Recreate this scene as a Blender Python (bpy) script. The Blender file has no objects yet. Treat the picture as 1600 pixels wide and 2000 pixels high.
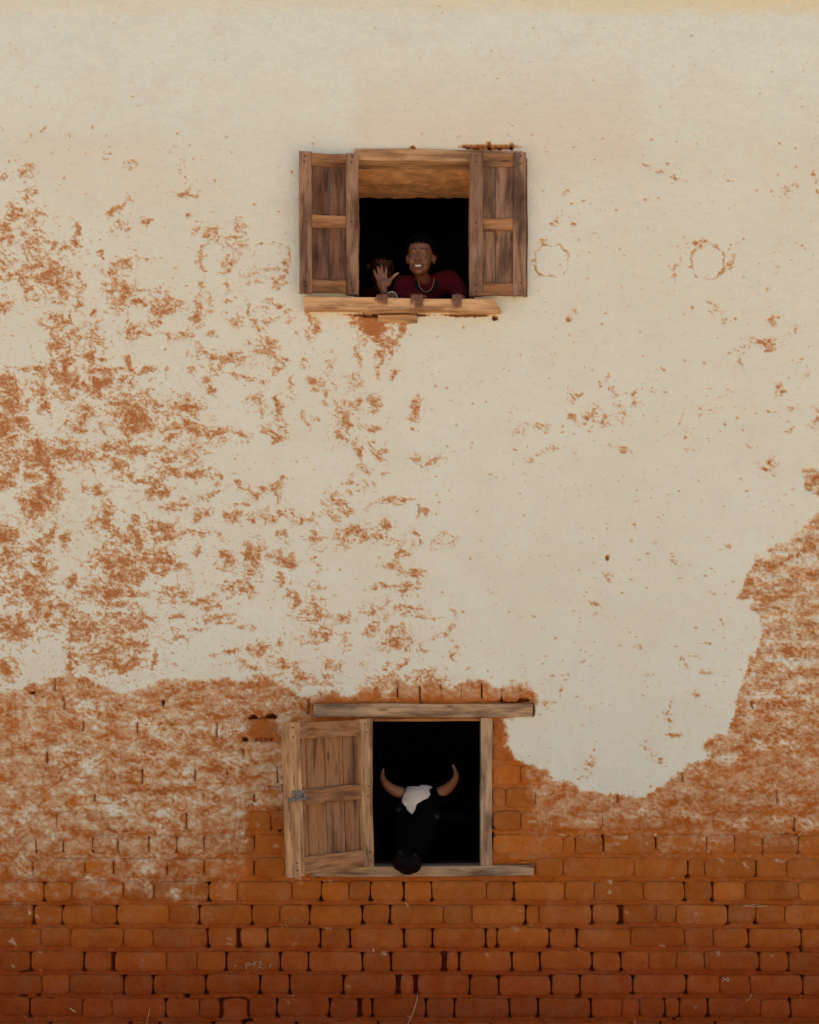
import bpy, bmesh, math, random
import numpy as np
from mathutils import Vector, Matrix, Euler

scene = bpy.context.scene
R = math.radians
PX = 0.0025                      # metres per survey unit on the wall face
CAM_D = 7.5                      # camera distance from the wall
CAM_V = 1420.0                   # survey height of the lens
CAM_Z = (2150 - CAM_V) * PX

# ---------------------------------------------------------------- camera
cam_d = bpy.data.cameras.new('camera'); cam = bpy.data.objects.new('camera', cam_d)
scene.collection.objects.link(cam); scene.camera = cam
cam.location = (0, -CAM_D, CAM_Z); cam.rotation_euler = (R(90), 0, 0)
cam_d.sensor_fit = 'VERTICAL'; cam_d.sensor_height = 36; cam_d.sensor_width = 28.8
cam_d.lens = 36 * CAM_D / (2000 * PX)
cam_d.shift_y = (CAM_V - 1000) / 2000
cam_d.clip_end = 3000

# ---------------------------------------------------------------- sky, sun, exposure
SUN_EL, SUN_AZ = R(74), R(18)    # the sun stands behind the house (azimuth from +Y towards +X): the wall is in open shade
world = bpy.data.worlds.new('World'); scene.world = world; world.use_nodes = True
wn = world.node_tree.nodes; wl = world.node_tree.links
bg = wn['Background']; sky = wn.new('ShaderNodeTexSky'); sky.sky_type = 'NISHITA'; sky.sun_disc = False
sky.sun_elevation = SUN_EL; sky.sun_rotation = SUN_AZ
sky.air_density = 1.0; sky.dust_density = 2.0; sky.ozone_density = 0.8
bg.inputs['Strength'].default_value = 0.10
wl.new(sky.outputs['Color'], bg.inputs['Color'])
sun_d = bpy.data.lights.new('sun', 'SUN'); sun = bpy.data.objects.new('sun', sun_d); scene.collection.objects.link(sun)
sun_d.energy = 5.0; sun_d.angle = R(0.6); sun_d.color = (1.0, 0.93, 0.82)
sdir = Vector((math.sin(SUN_AZ) * math.cos(SUN_EL), math.cos(SUN_AZ) * math.cos(SUN_EL), math.sin(SUN_EL)))
sun.rotation_euler = sdir.to_track_quat('Z', 'Y').to_euler(); sun.location = sdir * 30
scene.view_settings.view_transform = 'Standard'; scene.view_settings.look = 'None'
scene.view_settings.exposure = 0.98; scene.view_settings.gamma = 1.0

# ---------------------------------------------------------------- helpers
COL = scene.collection
def P(u, v, y=0.0):
    """wall survey point (u, v) carried along its sight line to depth y"""
    k = (CAM_D + y) / CAM_D
    return Vector(((u - 800) * PX * k, y, CAM_Z + (CAM_V - v) * PX * k))
def wall_pt(u, v, y=0.0): return Vector(((u - 800) * PX, y, (2150 - v) * PX))
def empty(name, parent=None, loc=(0, 0, 0), rot=(0, 0, 0)):
    o = bpy.data.objects.new(name, None); COL.objects.link(o); o.parent = parent
    o.location = loc; o.rotation_euler = rot; o.empty_display_size = .1
    return o
def link(name, me, mat, parent=None, loc=(0, 0, 0), rot=(0, 0, 0), smooth=False):
    o = bpy.data.objects.new(name, me); COL.objects.link(o); o.parent = parent
    o.location = loc; o.rotation_euler = rot
    if mat and not me.materials: me.materials.append(mat)
    if smooth: me.polygons.foreach_set('use_smooth', [True] * len(me.polygons))
    return o
def tag(o, label, cat, group=None):
    o['label'] = label; o['category'] = cat
    if group: o['group'] = group
def grid_mesh(name, X, Y, Z, facemask=None):
    n, m = X.shape
    idx = np.arange(n * m).reshape(n, m)
    q = np.stack([idx[:-1, :-1], idx[1:, :-1], idx[1:, 1:], idx[:-1, 1:]], -1).reshape(-1, 4)
    if facemask is not None: q = q[facemask.reshape(-1)]
    used, inv = np.unique(q, return_inverse=True); q = inv.reshape(-1, 4)
    co = np.stack([X, Y, Z], -1).reshape(-1, 3)[used].astype(np.float32)
    me = bpy.data.meshes.new(name)
    me.vertices.add(len(co)); me.vertices.foreach_set('co', co.ravel())
    me.loops.add(q.size); me.loops.foreach_set('vertex_index', q.ravel().astype(np.int32))
    me.polygons.add(len(q)); me.polygons.foreach_set('loop_start', np.arange(0, q.size, 4, dtype=np.int32))
    me.polygons.foreach_set('use_smooth', np.ones(len(q), bool))
    me.update(calc_edges=True)
    return me, used
def set_attr(me, name, arr):
    a = me.attributes.new(name, 'FLOAT', 'POINT'); a.data.foreach_set('value', np.asarray(arr, np.float32).ravel())

# ---------------------------------------------------------------- materials
class NT:
    def __init__(s, name):
        s.m = bpy.data.materials.new(name); s.m.use_nodes = True; s.t = s.m.node_tree
        s.b = s.t.nodes['Principled BSDF']; s.b.inputs['Specular IOR Level'].default_value = .2
        s.b.inputs['Roughness'].default_value = .9
    def n(s, typ, **k):
        nd = s.t.nodes.new('ShaderNode' + typ)
        for a, b in k.items(): setattr(nd, a, b)
        return nd
    def put(s, sock, v):
        if isinstance(v, bpy.types.NodeSocket): s.t.links.new(v, sock)
        else: sock.default_value = v
    def math(s, op, a, b=0.0, clamp=False):
        nd = s.n('Math', operation=op); nd.use_clamp = clamp
        s.put(nd.inputs[0], a); s.put(nd.inputs[1], b); return nd.outputs[0]
    def noise(s, vec, scale, detail=4, rough=.6, dist=0.0):
        nd = s.n('TexNoise'); s.put(nd.inputs['Vector'], vec); nd.inputs['Scale'].default_value = scale
        nd.inputs['Detail'].default_value = detail; nd.inputs['Roughness'].default_value = rough; nd.inputs['Distortion'].default_value = dist
        return nd.outputs['Fac']
    def ramp(s, fac, stops):
        nd = s.n('ValToRGB'); s.put(nd.inputs[0], fac); e = nd.color_ramp.elements
        while len(e) < len(stops): e.new(.5)
        for i, (p, c) in enumerate(stops): e[i].position = p; e[i].color = tuple(c) + (1,) if len(c) == 3 else c
        return nd.outputs[0]
    def mix(s, fac, a, b, mode='MIX'):
        nd = s.n('Mix', data_type='RGBA', blend_type=mode)
        s.put(nd.inputs[0], fac)
        s.put(nd.inputs[6], a if isinstance(a, bpy.types.NodeSocket) else tuple(a) + (1,))
        s.put(nd.inputs[7], b if isinstance(b, bpy.types.NodeSocket) else tuple(b) + (1,)); return nd.outputs[2]
    def mapr(s, v, a, b, c=0.0, d=1.0):
        nd = s.n('MapRange'); s.put(nd.inputs[0], v)
        for i, x in enumerate((a, b, c, d)): nd.inputs[i + 1].default_value = x
        return nd.outputs[0]
    def vmul(s, v, xyz):
        nd = s.n('VectorMath', operation='MULTIPLY'); s.put(nd.inputs[0], v); nd.inputs[1].default_value = xyz; return nd.outputs[0]
    def vadd(s, v, w):
        nd = s.n('VectorMath', operation='ADD'); s.put(nd.inputs[0], v); s.put(nd.inputs[1], w); return nd.outputs[0]
    def attr(s, name): return s.n('Attribute', attribute_name=name).outputs['Fac']
    def bump(s, h, strength, dist):
        nd = s.n('Bump'); s.put(nd.inputs['Height'], h); nd.inputs['Strength'].default_value = strength; nd.inputs['Distance'].default_value = dist
        s.t.links.new(nd.outputs[0], s.b.inputs['Normal'])
    def color(s, c): s.put(s.b.inputs['Base Color'], c if isinstance(c, bpy.types.NodeSocket) else tuple(c) + (1,))

def wall_material():
    k = NT('limewashed_mud'); pos = k.n('NewGeometry').outputs['Position']
    wear, tint, drip, damp = k.attr('wear'), k.attr('tint'), k.attr('drip'), k.attr('damp')
    fine = k.noise(pos, 95, 5, .72); mid = k.noise(pos, 26, 4, .65); big = k.noise(pos, 2.2, 3, .5)
    gate = k.mapr(wear, .04, .25)
    w2 = k.math('ADD', wear, k.math('MULTIPLY', k.math('MULTIPLY', k.math('SUBTRACT', fine, .5), .55), gate))
    w2 = k.math('ADD', w2, k.math('MULTIPLY', k.math('MULTIPLY', k.math('SUBTRACT', mid, .5), .30), gate))
    lime = k.mix(k.mapr(big, .35, .65), LIME_A, LIME_B)
    sz = k.n('SeparateXYZ'); k.put(sz.inputs[0], pos)
    fresh = k.mapr(k.math('ADD', sz.outputs[2], k.math('MULTIPLY', k.math('SUBTRACT', big, .5), 1.0)), 4.65, 5.05)
    lime = k.mix(fresh, lime, (.67, .71, .60))
    lime = k.mix(k.math('MULTIPLY', k.mapr(mid, .45, .75), .25), lime, (.66, .55, .40))
    lime = k.mix(k.math('MULTIPLY', k.mapr(k.noise(pos, 7, 5, .7), .5, .75), .35), lime, (.60, .54, .43))
    lime = k.mix(k.math('MULTIPLY', k.mapr(k.noise(pos, 120, 2, .6), .64, .72), .30), lime, (.42, .30, .18))
    lime = k.mix(k.math('MULTIPLY', tint, .75), lime, (.66, .52, .38))
    lime = k.mix(k.math('MULTIPLY', drip, .45), lime, (.74, .56, .22))
    rnd = k.n('ObjectInfo').outputs['Random']
    mudn = k.noise(pos, 9, 5, .65)
    mud = k.mix(k.mapr(mudn, .3, .7), MUD_A, MUD_B)
    dust = k.math('MULTIPLY', k.mapr(k.noise(pos, 6, 6, .75), .47, .68), .50)
    mud = k.mix(dust, mud, (.45, .21, .085))
    mud = k.mix(k.math('MULTIPLY', k.mapr(fine, .52, .72), .35), mud, MUD_C)
    mud = k.mix(k.math('MULTIPLY', k.mapr(k.noise(pos, 160, 2, .5), .70, .78), .35), mud, (.50, .25, .10))
    pit = k.noise(pos, 45, 5, .75)
    mud = k.mix(k.math('MULTIPLY', k.mapr(pit, .56, .68), .55), mud, k.mix(1.0, mud, (.55, .46, .40), 'MULTIPLY'))
    mud = k.mix(1.0, mud, k.mix(rnd, (.80, .78, .78), (1.08, 1.07, 1.06)), 'MULTIPLY')
    mud = k.mix(k.math('MULTIPLY', damp, .70), mud, k.mix(1.0, mud, (.68, .27, .30), 'MULTIPLY'))  # shade towards the ground, painted as darker and redder mud
    f1 = k.mapr(w2, .14, .50); f2 = k.mapr(w2, .48, .94)
    under = k.mapr(sz.outputs[2], 1.9, 2.25)                      # sandier undercoat beneath the lime of the upper wall
    mud = k.mix(k.math('MULTIPLY', under, .7), mud, (.38, .150, .052))
    c = k.mix(f2, SALMON, mud)
    c = k.mix(f1, lime, c)
    k.color(c)
    h = k.math('ADD', k.math('MULTIPLY', fine, .6), k.math('MULTIPLY', mid, .8))
    h = k.math('SUBTRACT', h, k.math('MULTIPLY', w2, .35))
    rough_mud = k.math('MULTIPLY', k.math('MULTIPLY', k.math('ADD', k.noise(pos, 30, 6, .7), k.math('MULTIPLY', pit, -.7)), 1.6), k.mapr(wear, .5, .9))
    h = k.math('ADD', h, rough_mud)
    k.bump(h, .7, .006)
    k.b.inputs['Roughness'].default_value = .95; k.b.inputs['Specular IOR Level'].default_value = .08
    return k.m
LIME_A = (.675, .685, .56); LIME_B = (.655, .65, .515); SALMON = (.565, .375, .205)
MUD_A = (.47, .138, .018); MUD_B = (.355, .092, .012); MUD_C = (.48, .18, .05)

def wood_material(name, a, b, dark, grey, rough=.85):
    k = NT(name); tc = k.n('TexCoord').outputs['Object']; rnd = k.n('ObjectInfo').outputs['Random']
    off = k.n('CombineXYZ'); k.put(off.inputs[0], k.math('MULTIPLY', rnd, 37.0)); k.put(off.inputs[1], k.math('MULTIPLY', rnd, 11.0)); k.put(off.inputs[2], k.math('MULTIPLY', rnd, 23.0))
    p = k.vadd(tc, off.outputs[0])
    grain = k.noise(k.vmul(p, (2.6, 38, 38)), 1.0, 6, .70, .6)
    fineg = k.noise(k.vmul(p, (9.0, 240, 240)), 1.0, 3, .6)
    blot = k.noise(k.vmul(p, (5.0, 12, 12)), 1.0, 4, .6)
    c = k.mix(k.mapr(grain, .34, .66), a, b)
    c = k.mix(k.math('MULTIPLY', k.mapr(blot, .40, .68), .75), c, grey)
    stain = k.noise(k.vmul(p, (3.4, 15, 15)), 1.0, 5, .62)
    c = k.mix(k.math('MULTIPLY', k.mapr(stain, .46, .64), .72), c, dark)
    c = k.mix(k.math('MULTIPLY', k.mapr(grain, .54, .70), .70), c, dark)
    c = k.mix(k.math('MULTIPLY', k.mapr(fineg, .52, .72), .45), c, dark)
    knot = k.n('TexVoronoi'); k.put(knot.inputs['Vector'], k.vmul(p, (5.5, 20, 20))); knot.inputs['Scale'].default_value = 1.0
    kf = k.math('MULTIPLY', k.mapr(knot.outputs['Distance'], .22, .05), k.mapr(k.noise(p, 6, 1, .5), .5, .58))
    c = k.mix(k.math('MULTIPLY', kf, .8), c, dark)
    c = k.mix(1.0, c, k.mix(rnd, (.82, .80, .78), (1.15, 1.12, 1.10)), 'MULTIPLY')
    k.color(c)
    k.bump(k.math('ADD', k.math('MULTIPLY', grain, 1.0), k.math('MULTIPLY', fineg, .6)), .8, .004)
    k.b.inputs['Roughness'].default_value = rough
    return k.m
def plain(name, col, rough=.9, var=.2, scale=30, spec=.2, bump=0):
    k = NT(name); tc = k.n('TexCoord').outputs['Object']
    f = k.noise(tc, scale, 4, .6)
    k.color(k.mix(k.mapr(f, .3, .7), tuple(x * (1 - var) for x in col), tuple(min(1, x * (1 + var)) for x in col)))
    k.b.inputs['Roughness'].default_value = rough; k.b.inputs['Specular IOR Level'].default_value = spec
    if bump: k.bump(f, bump, .004)
    return k.m
M_WALL = wall_material()
M_WOOD_TAN = wood_material('weathered_tan_wood', (.66, .395, .190), (.52, .290, .128), (.150, .066, .027), (.56, .37, .205))
M_WOOD_GREY = wood_material('weathered_grey_wood', (.290, .160, .092), (.185, .098, .055), (.036, .017, .011), (.34, .22, .135))
M_WOOD_RED = wood_material('reddish_brown_wood', (.185, .082, .042), (.115, .048, .026), (.026, .010, .006), (.20, .12, .072))
M_WOOD_RAIL = wood_material('orange_brown_wood', (.41, .195, .078), (.275, .120, .048), (.055, .021, .009), (.35, .205, .105))
M_WOOD_PALE = wood_material('silvered_pale_wood', (.58, .385, .205), (.43, .268, .138), (.095, .049, .026), (.46, .335, .215))
M_METAL = plain('galvanised_metal', (.17, .145, .12), .6, .4, 60, .3)
M_RUST = plain('rusty_iron', (.050, .022, .014), .8, .4, 120, .2)
M_EARTH = plain('red_earth', (.44, .335, .24), .95, .18, 1.6, .1, .4)
M_INNER = plain('dark_inner_mud', (.16, .075, .09), .97, .3, 6, .02)  # one dark mud colour for the walls, floors and ceiling
M_REVEAL = plain('reveal_mud', (.60, .32, .14), .95, .3, 14, .08, .8)
M_THATCH = plain('roof_thatch', (.26, .18, .09), .95, .4, 20, .1, .8)
M_STRAW = plain('dry_straw', (.55, .40, .20), .8, .2, 40)
M_CHALK = plain('chalk', (.62, .48, .34), .95, .2, 200)
# ---------------------------------------------------------------- wear survey of the wall (numpy)
# wall coordinates: survey units of 2.5 mm, u to the right, v downwards, ground at v = 2150
def _hash(ix, iy, seed):
    h = (ix.astype(np.int64) * 374761393 + iy.astype(np.int64) * 668265263 + seed * 982451653) & 0xffffffff
    h = ((h ^ (h >> 13)) * 1274126177) & 0xffffffff
    h = (h ^ (h >> 16)) & 0xffffffff
    return h
def noise2(x, y, seed):
    ix = np.floor(x); iy = np.floor(y); fx = x - ix; fy = y - iy
    def g(dx, dy):
        a = _hash(ix + dx, iy + dy, seed) * (2 * math.pi / 4294967296.0)
        return np.cos(a) * (fx - dx) + np.sin(a) * (fy - dy)
    sx = fx * fx * fx * (fx * (fx * 6 - 15) + 10); sy = fy * fy * fy * (fy * (fy * 6 - 15) + 10)
    a = g(0, 0); b = g(1, 0); c = g(0, 1); d = g(1, 1)
    return ((a + (b - a) * sx) * (1 - sy) + (c + (d - c) * sx) * sy) * 1.5
def fbm(x, y, octaves, seed, gain=0.55, ridged=False):
    s = np.zeros_like(x); amp = 1.0; tot = 0.0; f = 1.0
    for o in range(octaves):
        n = noise2(x * f + 17.3 * o, y * f - 9.1 * o, seed + o * 31)
        if ridged: n = 1 - 2.2 * np.abs(n)
        s += amp * n; tot += amp; amp *= gain; f *= 2.03
    return s / tot
def sstep(a, b, x):
    t = np.clip((x - a) / (b - a), 0, 1); return t * t * (3 - 2 * t)

# spots of lost limewash, grouped by survey sheet: (origin u, origin v, scale), then (x, y, rx, ry[, angle[, strength]])
SHEETS = [((0, 200, .35), [
(20,150,20,20),(225,160,25,12),(375,180,40,12),(155,195,10,12),(520,160,15,10),(40,410,40,25),(150,380,40,30),(385,405,35,15),(160,530,45,40),(75,620,60,40),(20,720,50,90),(210,635,50,20),(175,780,50,110),(250,700,14,28),(300,790,50,30),(430,720,20,50),(400,810,50,40),(570,840,15,40),(650,600,70,20,-30),(690,690,50,40),(825,660,20,20),(755,350,30,25),(940,260,25,15,35),(1015,400,12,40),(1050,505,50,20),(600,325,12,10),(1040,640,20,15),(1190,735,40,35),(1110,710,15,18),(1330,700,30,40),(1320,800,60,50),(1270,890,30,40),(1110,860,20,30),(1140,930,30,15,35),(1415,980,60,40),(1560,1000,40,50),(1590,920,20,30),(830,875,25,10),(690,895,80,15,-10),(650,980,40,60),(670,1040,60,60),(770,1055,50,12),(670,1100,40,70),(650,1165,30,20),(690,1220,12,60),(770,1125,40,20),(900,1055,50,12,-20),(920,1140,60,40),(870,1230,30,20),(900,1190,40,20),(1140,1030,20,40),(1130,1130,40,50),(1120,1200,50,50),(1270,1015,25,15),(1310,1220,50,40),(1260,1110,30,15),(1500,1210,30,50),(1560,1140,60,15,30),(1400,1170,15,80,-30),(1190,1310,25,15),(760,1285,40,30),(1000,1310,60,25),(910,1290,30,15),(20,930,70,60),(20,1140,50,35),(190,930,70,60),(290,950,60,80),(350,1010,50,60),(130,980,15,60),(160,1050,30,20),(260,990,30,40),(320,1100,90,25),(450,990,15,50),(440,1110,20,45),(180,1100,25,20),(320,1215,30,30),(385,1210,20,30),(310,1250,60,25),(330,1360,40,80),(410,1320,40,60),(530,1310,40,70),(500,1420,50,40),(520,1190,15,50),(390,1470,30,80),(310,1490,40,40),(170,1490,80,12),(235,1540,30,60),(40,1570,50,40),(490,1570,15,25),(580,1440,25,15),(580,1500,80,20),(560,1570,40,40),(690,1570,60,50),(740,1450,20,50),(820,1500,50,20),(1280,1430,150,30,8),(1500,1380,40,60),(1160,1400,60,20,25),(1200,1490,50,30),(1330,1535,60,20),(1080,1480,25,20),(1550,1470,25,50),(1410,1330,20,12),(1140,1550,20,20),(940,1505,12,20),(380,1560,60,50)]),
((0, 760, .35), [
(60,80,60,80),(250,20,40,25),(390,30,40,50),(265,105,20,35),(435,205,40,35),(480,120,40,50),(550,20,9,40),(570,230,9,50),(720,110,90,60),(760,190,60,60),(720,260,40,40),(890,100,40,50),(1040,110,80,50),(860,200,30,25),(830,20,30,30),(1180,10,40,20),(1440,70,40,40),(1450,130,20,20),(1560,110,20,60),(1560,230,40,50),(1080,230,150,35,10),(955,275,18,18),(1200,240,60,25,20),(1320,240,60,20,20),(1270,300,40,12),(40,200,60,60),(130,195,30,30),(30,320,60,80),(100,400,60,60),(200,370,70,60),(250,400,60,40),(180,470,50,20,30),(30,490,50,20),(30,540,50,20),(370,350,70,50),(500,380,60,40),(590,350,50,40),(670,330,50,40),(750,350,60,25),(860,340,30,15),(950,350,60,20,10),(1080,340,60,30),(1070,400,30,40),(920,400,50,25),(920,450,50,40),(960,470,60,30),(1100,480,50,25),(660,445,40,25),(730,470,30,30),(860,515,60,20),(850,570,30,40),(920,575,40,20),(280,490,25,60),(280,560,40,60),(300,610,20,30),(210,650,60,60),(240,560,40,20),(310,740,12,50),(305,820,10,40),(550,575,40,25,30),(600,700,25,40),(580,750,50,40),(640,800,25,25),(565,870,15,18),(700,820,100,20,-40),(690,860,70,20,-30),(770,830,20,80),(960,665,40,15),(1000,640,30,15),(1190,570,70,15,-15),(1140,600,60,15,-20),(1130,700,40,30),(1200,500,15,40),(1345,530,25,30),(1410,580,25,30),(1350,640,40,10,-20),(1310,705,40,25),(1440,715,80,25,-5),(1570,690,40,15),(1550,610,20,40),(1470,555,40,15),(1540,540,20,30),(920,795,90,25,10),(870,840,25,20),(1090,805,60,15,-8),(1200,800,40,10,30),(1100,900,20,20),(190,885,50,20),(260,835,40,25),(60,950,60,40),(40,830,50,40),(240,980,40,60),(170,1075,80,40),(180,1130,70,40),(200,1190,30,60),(60,1090,60,40),(380,840,15,40),(395,1065,20,20),(650,960,90,50),(800,950,60,40),(770,1010,40,50),(680,1040,80,40),(910,950,50,50),(990,995,60,25,20),(880,1010,25,20),(920,1025,15,10),(760,1085,25,20),(1260,945,40,40),(1240,990,20,20),(1420,930,50,50),(1390,1020,50,25),(1560,940,50,30),(1570,1065,20,25),(1330,1090,100,15,-10),(1370,1120,80,15),(1300,1140,50,15),(1420,1120,30,40),(970,1150,70,40),(1160,1195,60,25),(1060,1190,40,12),(350,1240,25,60),(400,1240,35,50),(270,1230,30,50),(310,1300,15,20),(600,1130,120,40),(640,1200,80,25),(500,1160,40,20),(690,1150,15,25),(480,1330,120,40),(720,1300,90,40),(780,1270,30,40),(430,1370,60,40),(670,1340,30,50),(650,1420,60,40),(740,1420,70,40),(600,1500,90,60),(680,1540,60,30),(760,1520,40,30),(380,1420,20,60),(395,1520,15,60),(430,1510,15,40),(90,1330,90,50),(70,1370,40,40),(160,1390,40,15),(20,1560,50,30),(50,1590,30,30,45),(70,1180,20,20),(1190,1325,90,10,-12),(1370,1340,50,12),(1280,1470,60,12),(1380,1550,60,20,10),(1460,1440,50,30),(1560,1530,60,30),(1590,1420,20,30),(870,1500,15,40),(1000,1390,30,20),(1000,1275,25,20,-30),(1230,1270,60,15)]),
((500, 600, .37), [
(60,60,40,50),(180,55,40,20,-30),(310,90,30,70),(300,130,50,40),(60,220,60,60),(110,310,25,40),(165,290,25,15),(270,300,25,25),(380,320,25,50),(330,400,30,30),(360,460,12,40),(410,430,15,60),(440,540,25,60),(470,600,50,80),(530,520,20,60),(535,260,20,60),(510,400,45,40),(620,510,30,35),(610,640,55,20),(480,660,70,20),(440,680,30,15),(430,745,25,8),(540,760,20,50),(640,760,50,30,30),(680,760,15,30),(565,860,50,25),(700,870,40,12),(120,540,25,60),(20,520,30,60),(180,450,20,30),(120,670,50,30),(160,620,25,25),(30,400,40,20),(200,390,12,25),(270,590,15,40),(320,590,12,12),(835,540,40,50),(810,650,15,12),(860,650,15,12),(620,100,66,56,0,1.9),(700,190,60,44,0,1.6),(660,260,25,60,0,1.4),(720,250,15,40,0,1.4),(780,110,20,40,0,1.4),(550,90,25,25),(730,350,20,20),(920,810,70,30),(840,785,20,30),(40,960,40,20),(110,960,25,40),(490,920,25,15),(565,940,30,25),(640,942,15,10),(500,975,15,12,-40),(410,1030,40,40),(470,1055,30,40),(410,1110,40,30),(720,1030,80,25,-10),(840,1040,15,30),(890,1080,50,15,15),(40,1105,70,20),(140,1085,30,20),(210,1120,40,40),(270,1115,20,40,30),(530,1180,60,40),(480,1210,70,50),(690,1155,30,35),(620,1220,60,30),(740,1220,40,20),(835,1205,18,50),(990,1230,60,40),(320,1215,20,50),(330,1330,12,60),(150,1210,25,20),(20,1300,30,50),(100,1310,40,20),(180,1340,50,30),(775,1310,35,60),(740,1370,50,30),(850,1405,35,30),(760,1395,60,12),(690,1465,90,12,-15),(800,1480,50,40),(850,1520,20,20),(130,1440,15,20),(10,1440,15,20),(190,1540,30,60),(310,1470,30,30),(300,1600,60,60),(180,1590,15,15),(440,1640,70,20),(650,1600,70,50,-20),(830,1590,80,20),(800,1630,40,30),(900,1640,50,12),(1050,1620,10,40),(1030,1690,30,25,-30),(1000,1740,8,30),(600,1700,20,40),(720,1715,60,30),(750,1770,90,40),(960,1740,60,20,-15),(880,1810,20,20),(860,1780,60,12,-15),(380,1690,30,25),(330,1740,90,40),(470,1760,10,60),(150,1775,20,20),(20,1800,50,25),(1045,1850,25,20,0,1.2),(1065,1810,30,20,-20),(150,1885,80,25),(210,1930,25,40),(410,1890,50,30),(580,1890,25,30),(700,1920,60,20,-40),(760,1890,40,15,-40),(1120,1920,30,20),(50,1960,60,40),(250,1960,60,40),(370,1970,60,40),(700,1970,100,40),(900,1970,100,40)]),
((1000, 260, .375), [
(160,565,30,15),(220,450,18,25),(300,300,10,30),(310,485,10,25),(375,345,12,12),(700,150,15,30),(740,190,30,8,25),(550,190,15,8),(870,250,50,8,10),(1440,290,30,20),(1455,320,10,20),(1555,225,10,30),(1590,300,15,20),(1400,330,30,12,0,.7),(860,705,15,60),(970,590,40,20),(1110,615,15,10),(1140,680,18,40,0,.8),(330,940,20,25,-45),(300,975,20,15),(1055,920,30,35),(1120,960,15,40),(1335,980,40,30),(1310,820,50,40,0,.55),(1475,1045,15,20),(1300,1090,80,25),(1350,1110,35,25),(1195,1135,30,20,0,.8),(1170,1220,40,30,0,.8),(1490,1200,15,20),(1530,1245,28,28,0,.65),(465,1320,18,25),(510,1270,18,25),(530,1340,20,30),(300,1370,20,30),(340,1360,15,12),(435,1430,20,25),(400,1480,40,25),(300,1490,20,20),(360,1520,80,15),(470,1480,30,30),(560,1430,40,20,40),(590,1475,30,30),(560,1505,50,15,15),(645,1380,12,40),(650,1415,20,12),(140,1530,50,25),(20,1555,40,15),(270,1555,25,8),(790,1235,18,12),(740,1330,18,30),(1100,1360,50,15,-20,.8),(1005,1430,15,15),(1050,1440,30,20,-20),(870,1480,8,30),(945,1580,15,20),(885,1585,12,12),(1000,1475,15,12),(1385,1355,25,35),(1515,1330,35,10),(1330,1440,30,10),(1470,1440,40,10,10),(1580,1470,25,30),(1565,1525,35,20),(1215,1540,8,30),(1105,1515,12,10),(910,1540,18,20),(1430,1545,20,12),(210,1160,25,18,0,.6),(370,1040,15,15,0,.6)]),
((960, 860, .375), [
(120,45,12,8),(210,100,45,15,10),(260,65,40,10),(340,40,40,10,-15),(425,70,15,20),(670,45,60,12,15),(720,70,20,15),(1040,45,55,15),(1370,100,30,20,-20),(1430,150,50,15,20),(1460,110,30,20,-30),(1330,35,15,8),(750,440,9,11),(605,620,15,20),(630,715,22,12,20),(555,865,30,12),(560,915,80,12,0,.55),(770,1080,20,12,35),(1130,895,25,10),(1200,945,15,30),(1230,545,30,15,20),(1040,1140,50,10),(1030,1180,15,25),(1110,1060,40,8,0,.8),(990,1130,10,20),(1120,1205,40,15,15),(1220,1212,25,6),(840,1215,40,12,0,.8),(300,1235,12,25),(340,1300,10,30),(370,1225,12,8),(930,1370,15,30),(915,1450,20,30),(940,1530,35,18),(1060,1330,20,20),(290,1375,40,15,0,.8),(390,1395,8,10),(470,1470,15,12),(540,1615,12,10),(580,1640,15,8),(510,1700,45,30),(500,1740,15,25),(840,1640,50,20,40,.8),(880,1670,15,20)])]
# outline of the part of the wall whose lime coat has gone (u, v)
BARE = [(-400,1345),(0,1350),(60,1338),(90,1330),(130,1316),(170,1322),(205,1340),(260,1352),(300,1335),(340,1326),(400,1330),(440,1320),(480,1332),(530,1326),(570,1345),(600,1362),(650,1350),(690,1362),(705,1318),(730,1345),(760,1322),(800,1338),(840,1320),(880,1345),(905,1332),(940,1330),(975,1340),(1000,1328),(1030,1335),(1045,1350),(1050,1372),(1042,1385),(1005,1398),(985,1410),(992,1440),(988,1460),(1010,1478),(1025,1492),(1055,1498),(1085,1522),(1120,1530),(1150,1548),(1190,1545),(1240,1559),(1290,1540),(1310,1520),(1330,1508),(1345,1490),(1375,1480),(1385,1468),(1362,1450),(1385,1440),(1420,1428),(1432,1400),(1440,1360),(1455,1300),(1470,1275),(1490,1240),(1478,1200),(1455,1178),(1435,1172),(1450,1150),(1458,1120),(1480,1082),(1530,1060),(1565,1032),(1595,1000),(1600,985),(1640,960),(2000,960),(2000,2300),(-400,2300)]
BARE2 = [(1563,918),(1600,912),(1760,900),(1760,985),(1602,985),(1585,960),(1572,975),(1570,940)]

def poly_sd(poly, U, V):
    """signed distance, positive inside"""
    d2 = np.full(U.shape, 1e12); ins = np.zeros(U.shape, bool); n = len(poly)
    for i in range(n):
        ax, ay = poly[i]; bx, by = poly[(i + 1) % n]
        ex, ey = bx - ax, by - ay
        t = np.clip(((U - ax) * ex + (V - ay) * ey) / (ex * ex + ey * ey), 0, 1)
        d2 = np.minimum(d2, (U - ax - t * ex) ** 2 + (V - ay - t * ey) ** 2)
        if ay != by:
            c = ((ay > V) != (by > V)) & (U < ax + (V - ay) * ex / ey); ins ^= c
    return np.sqrt(d2) * np.where(ins, 1, -1)

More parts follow.
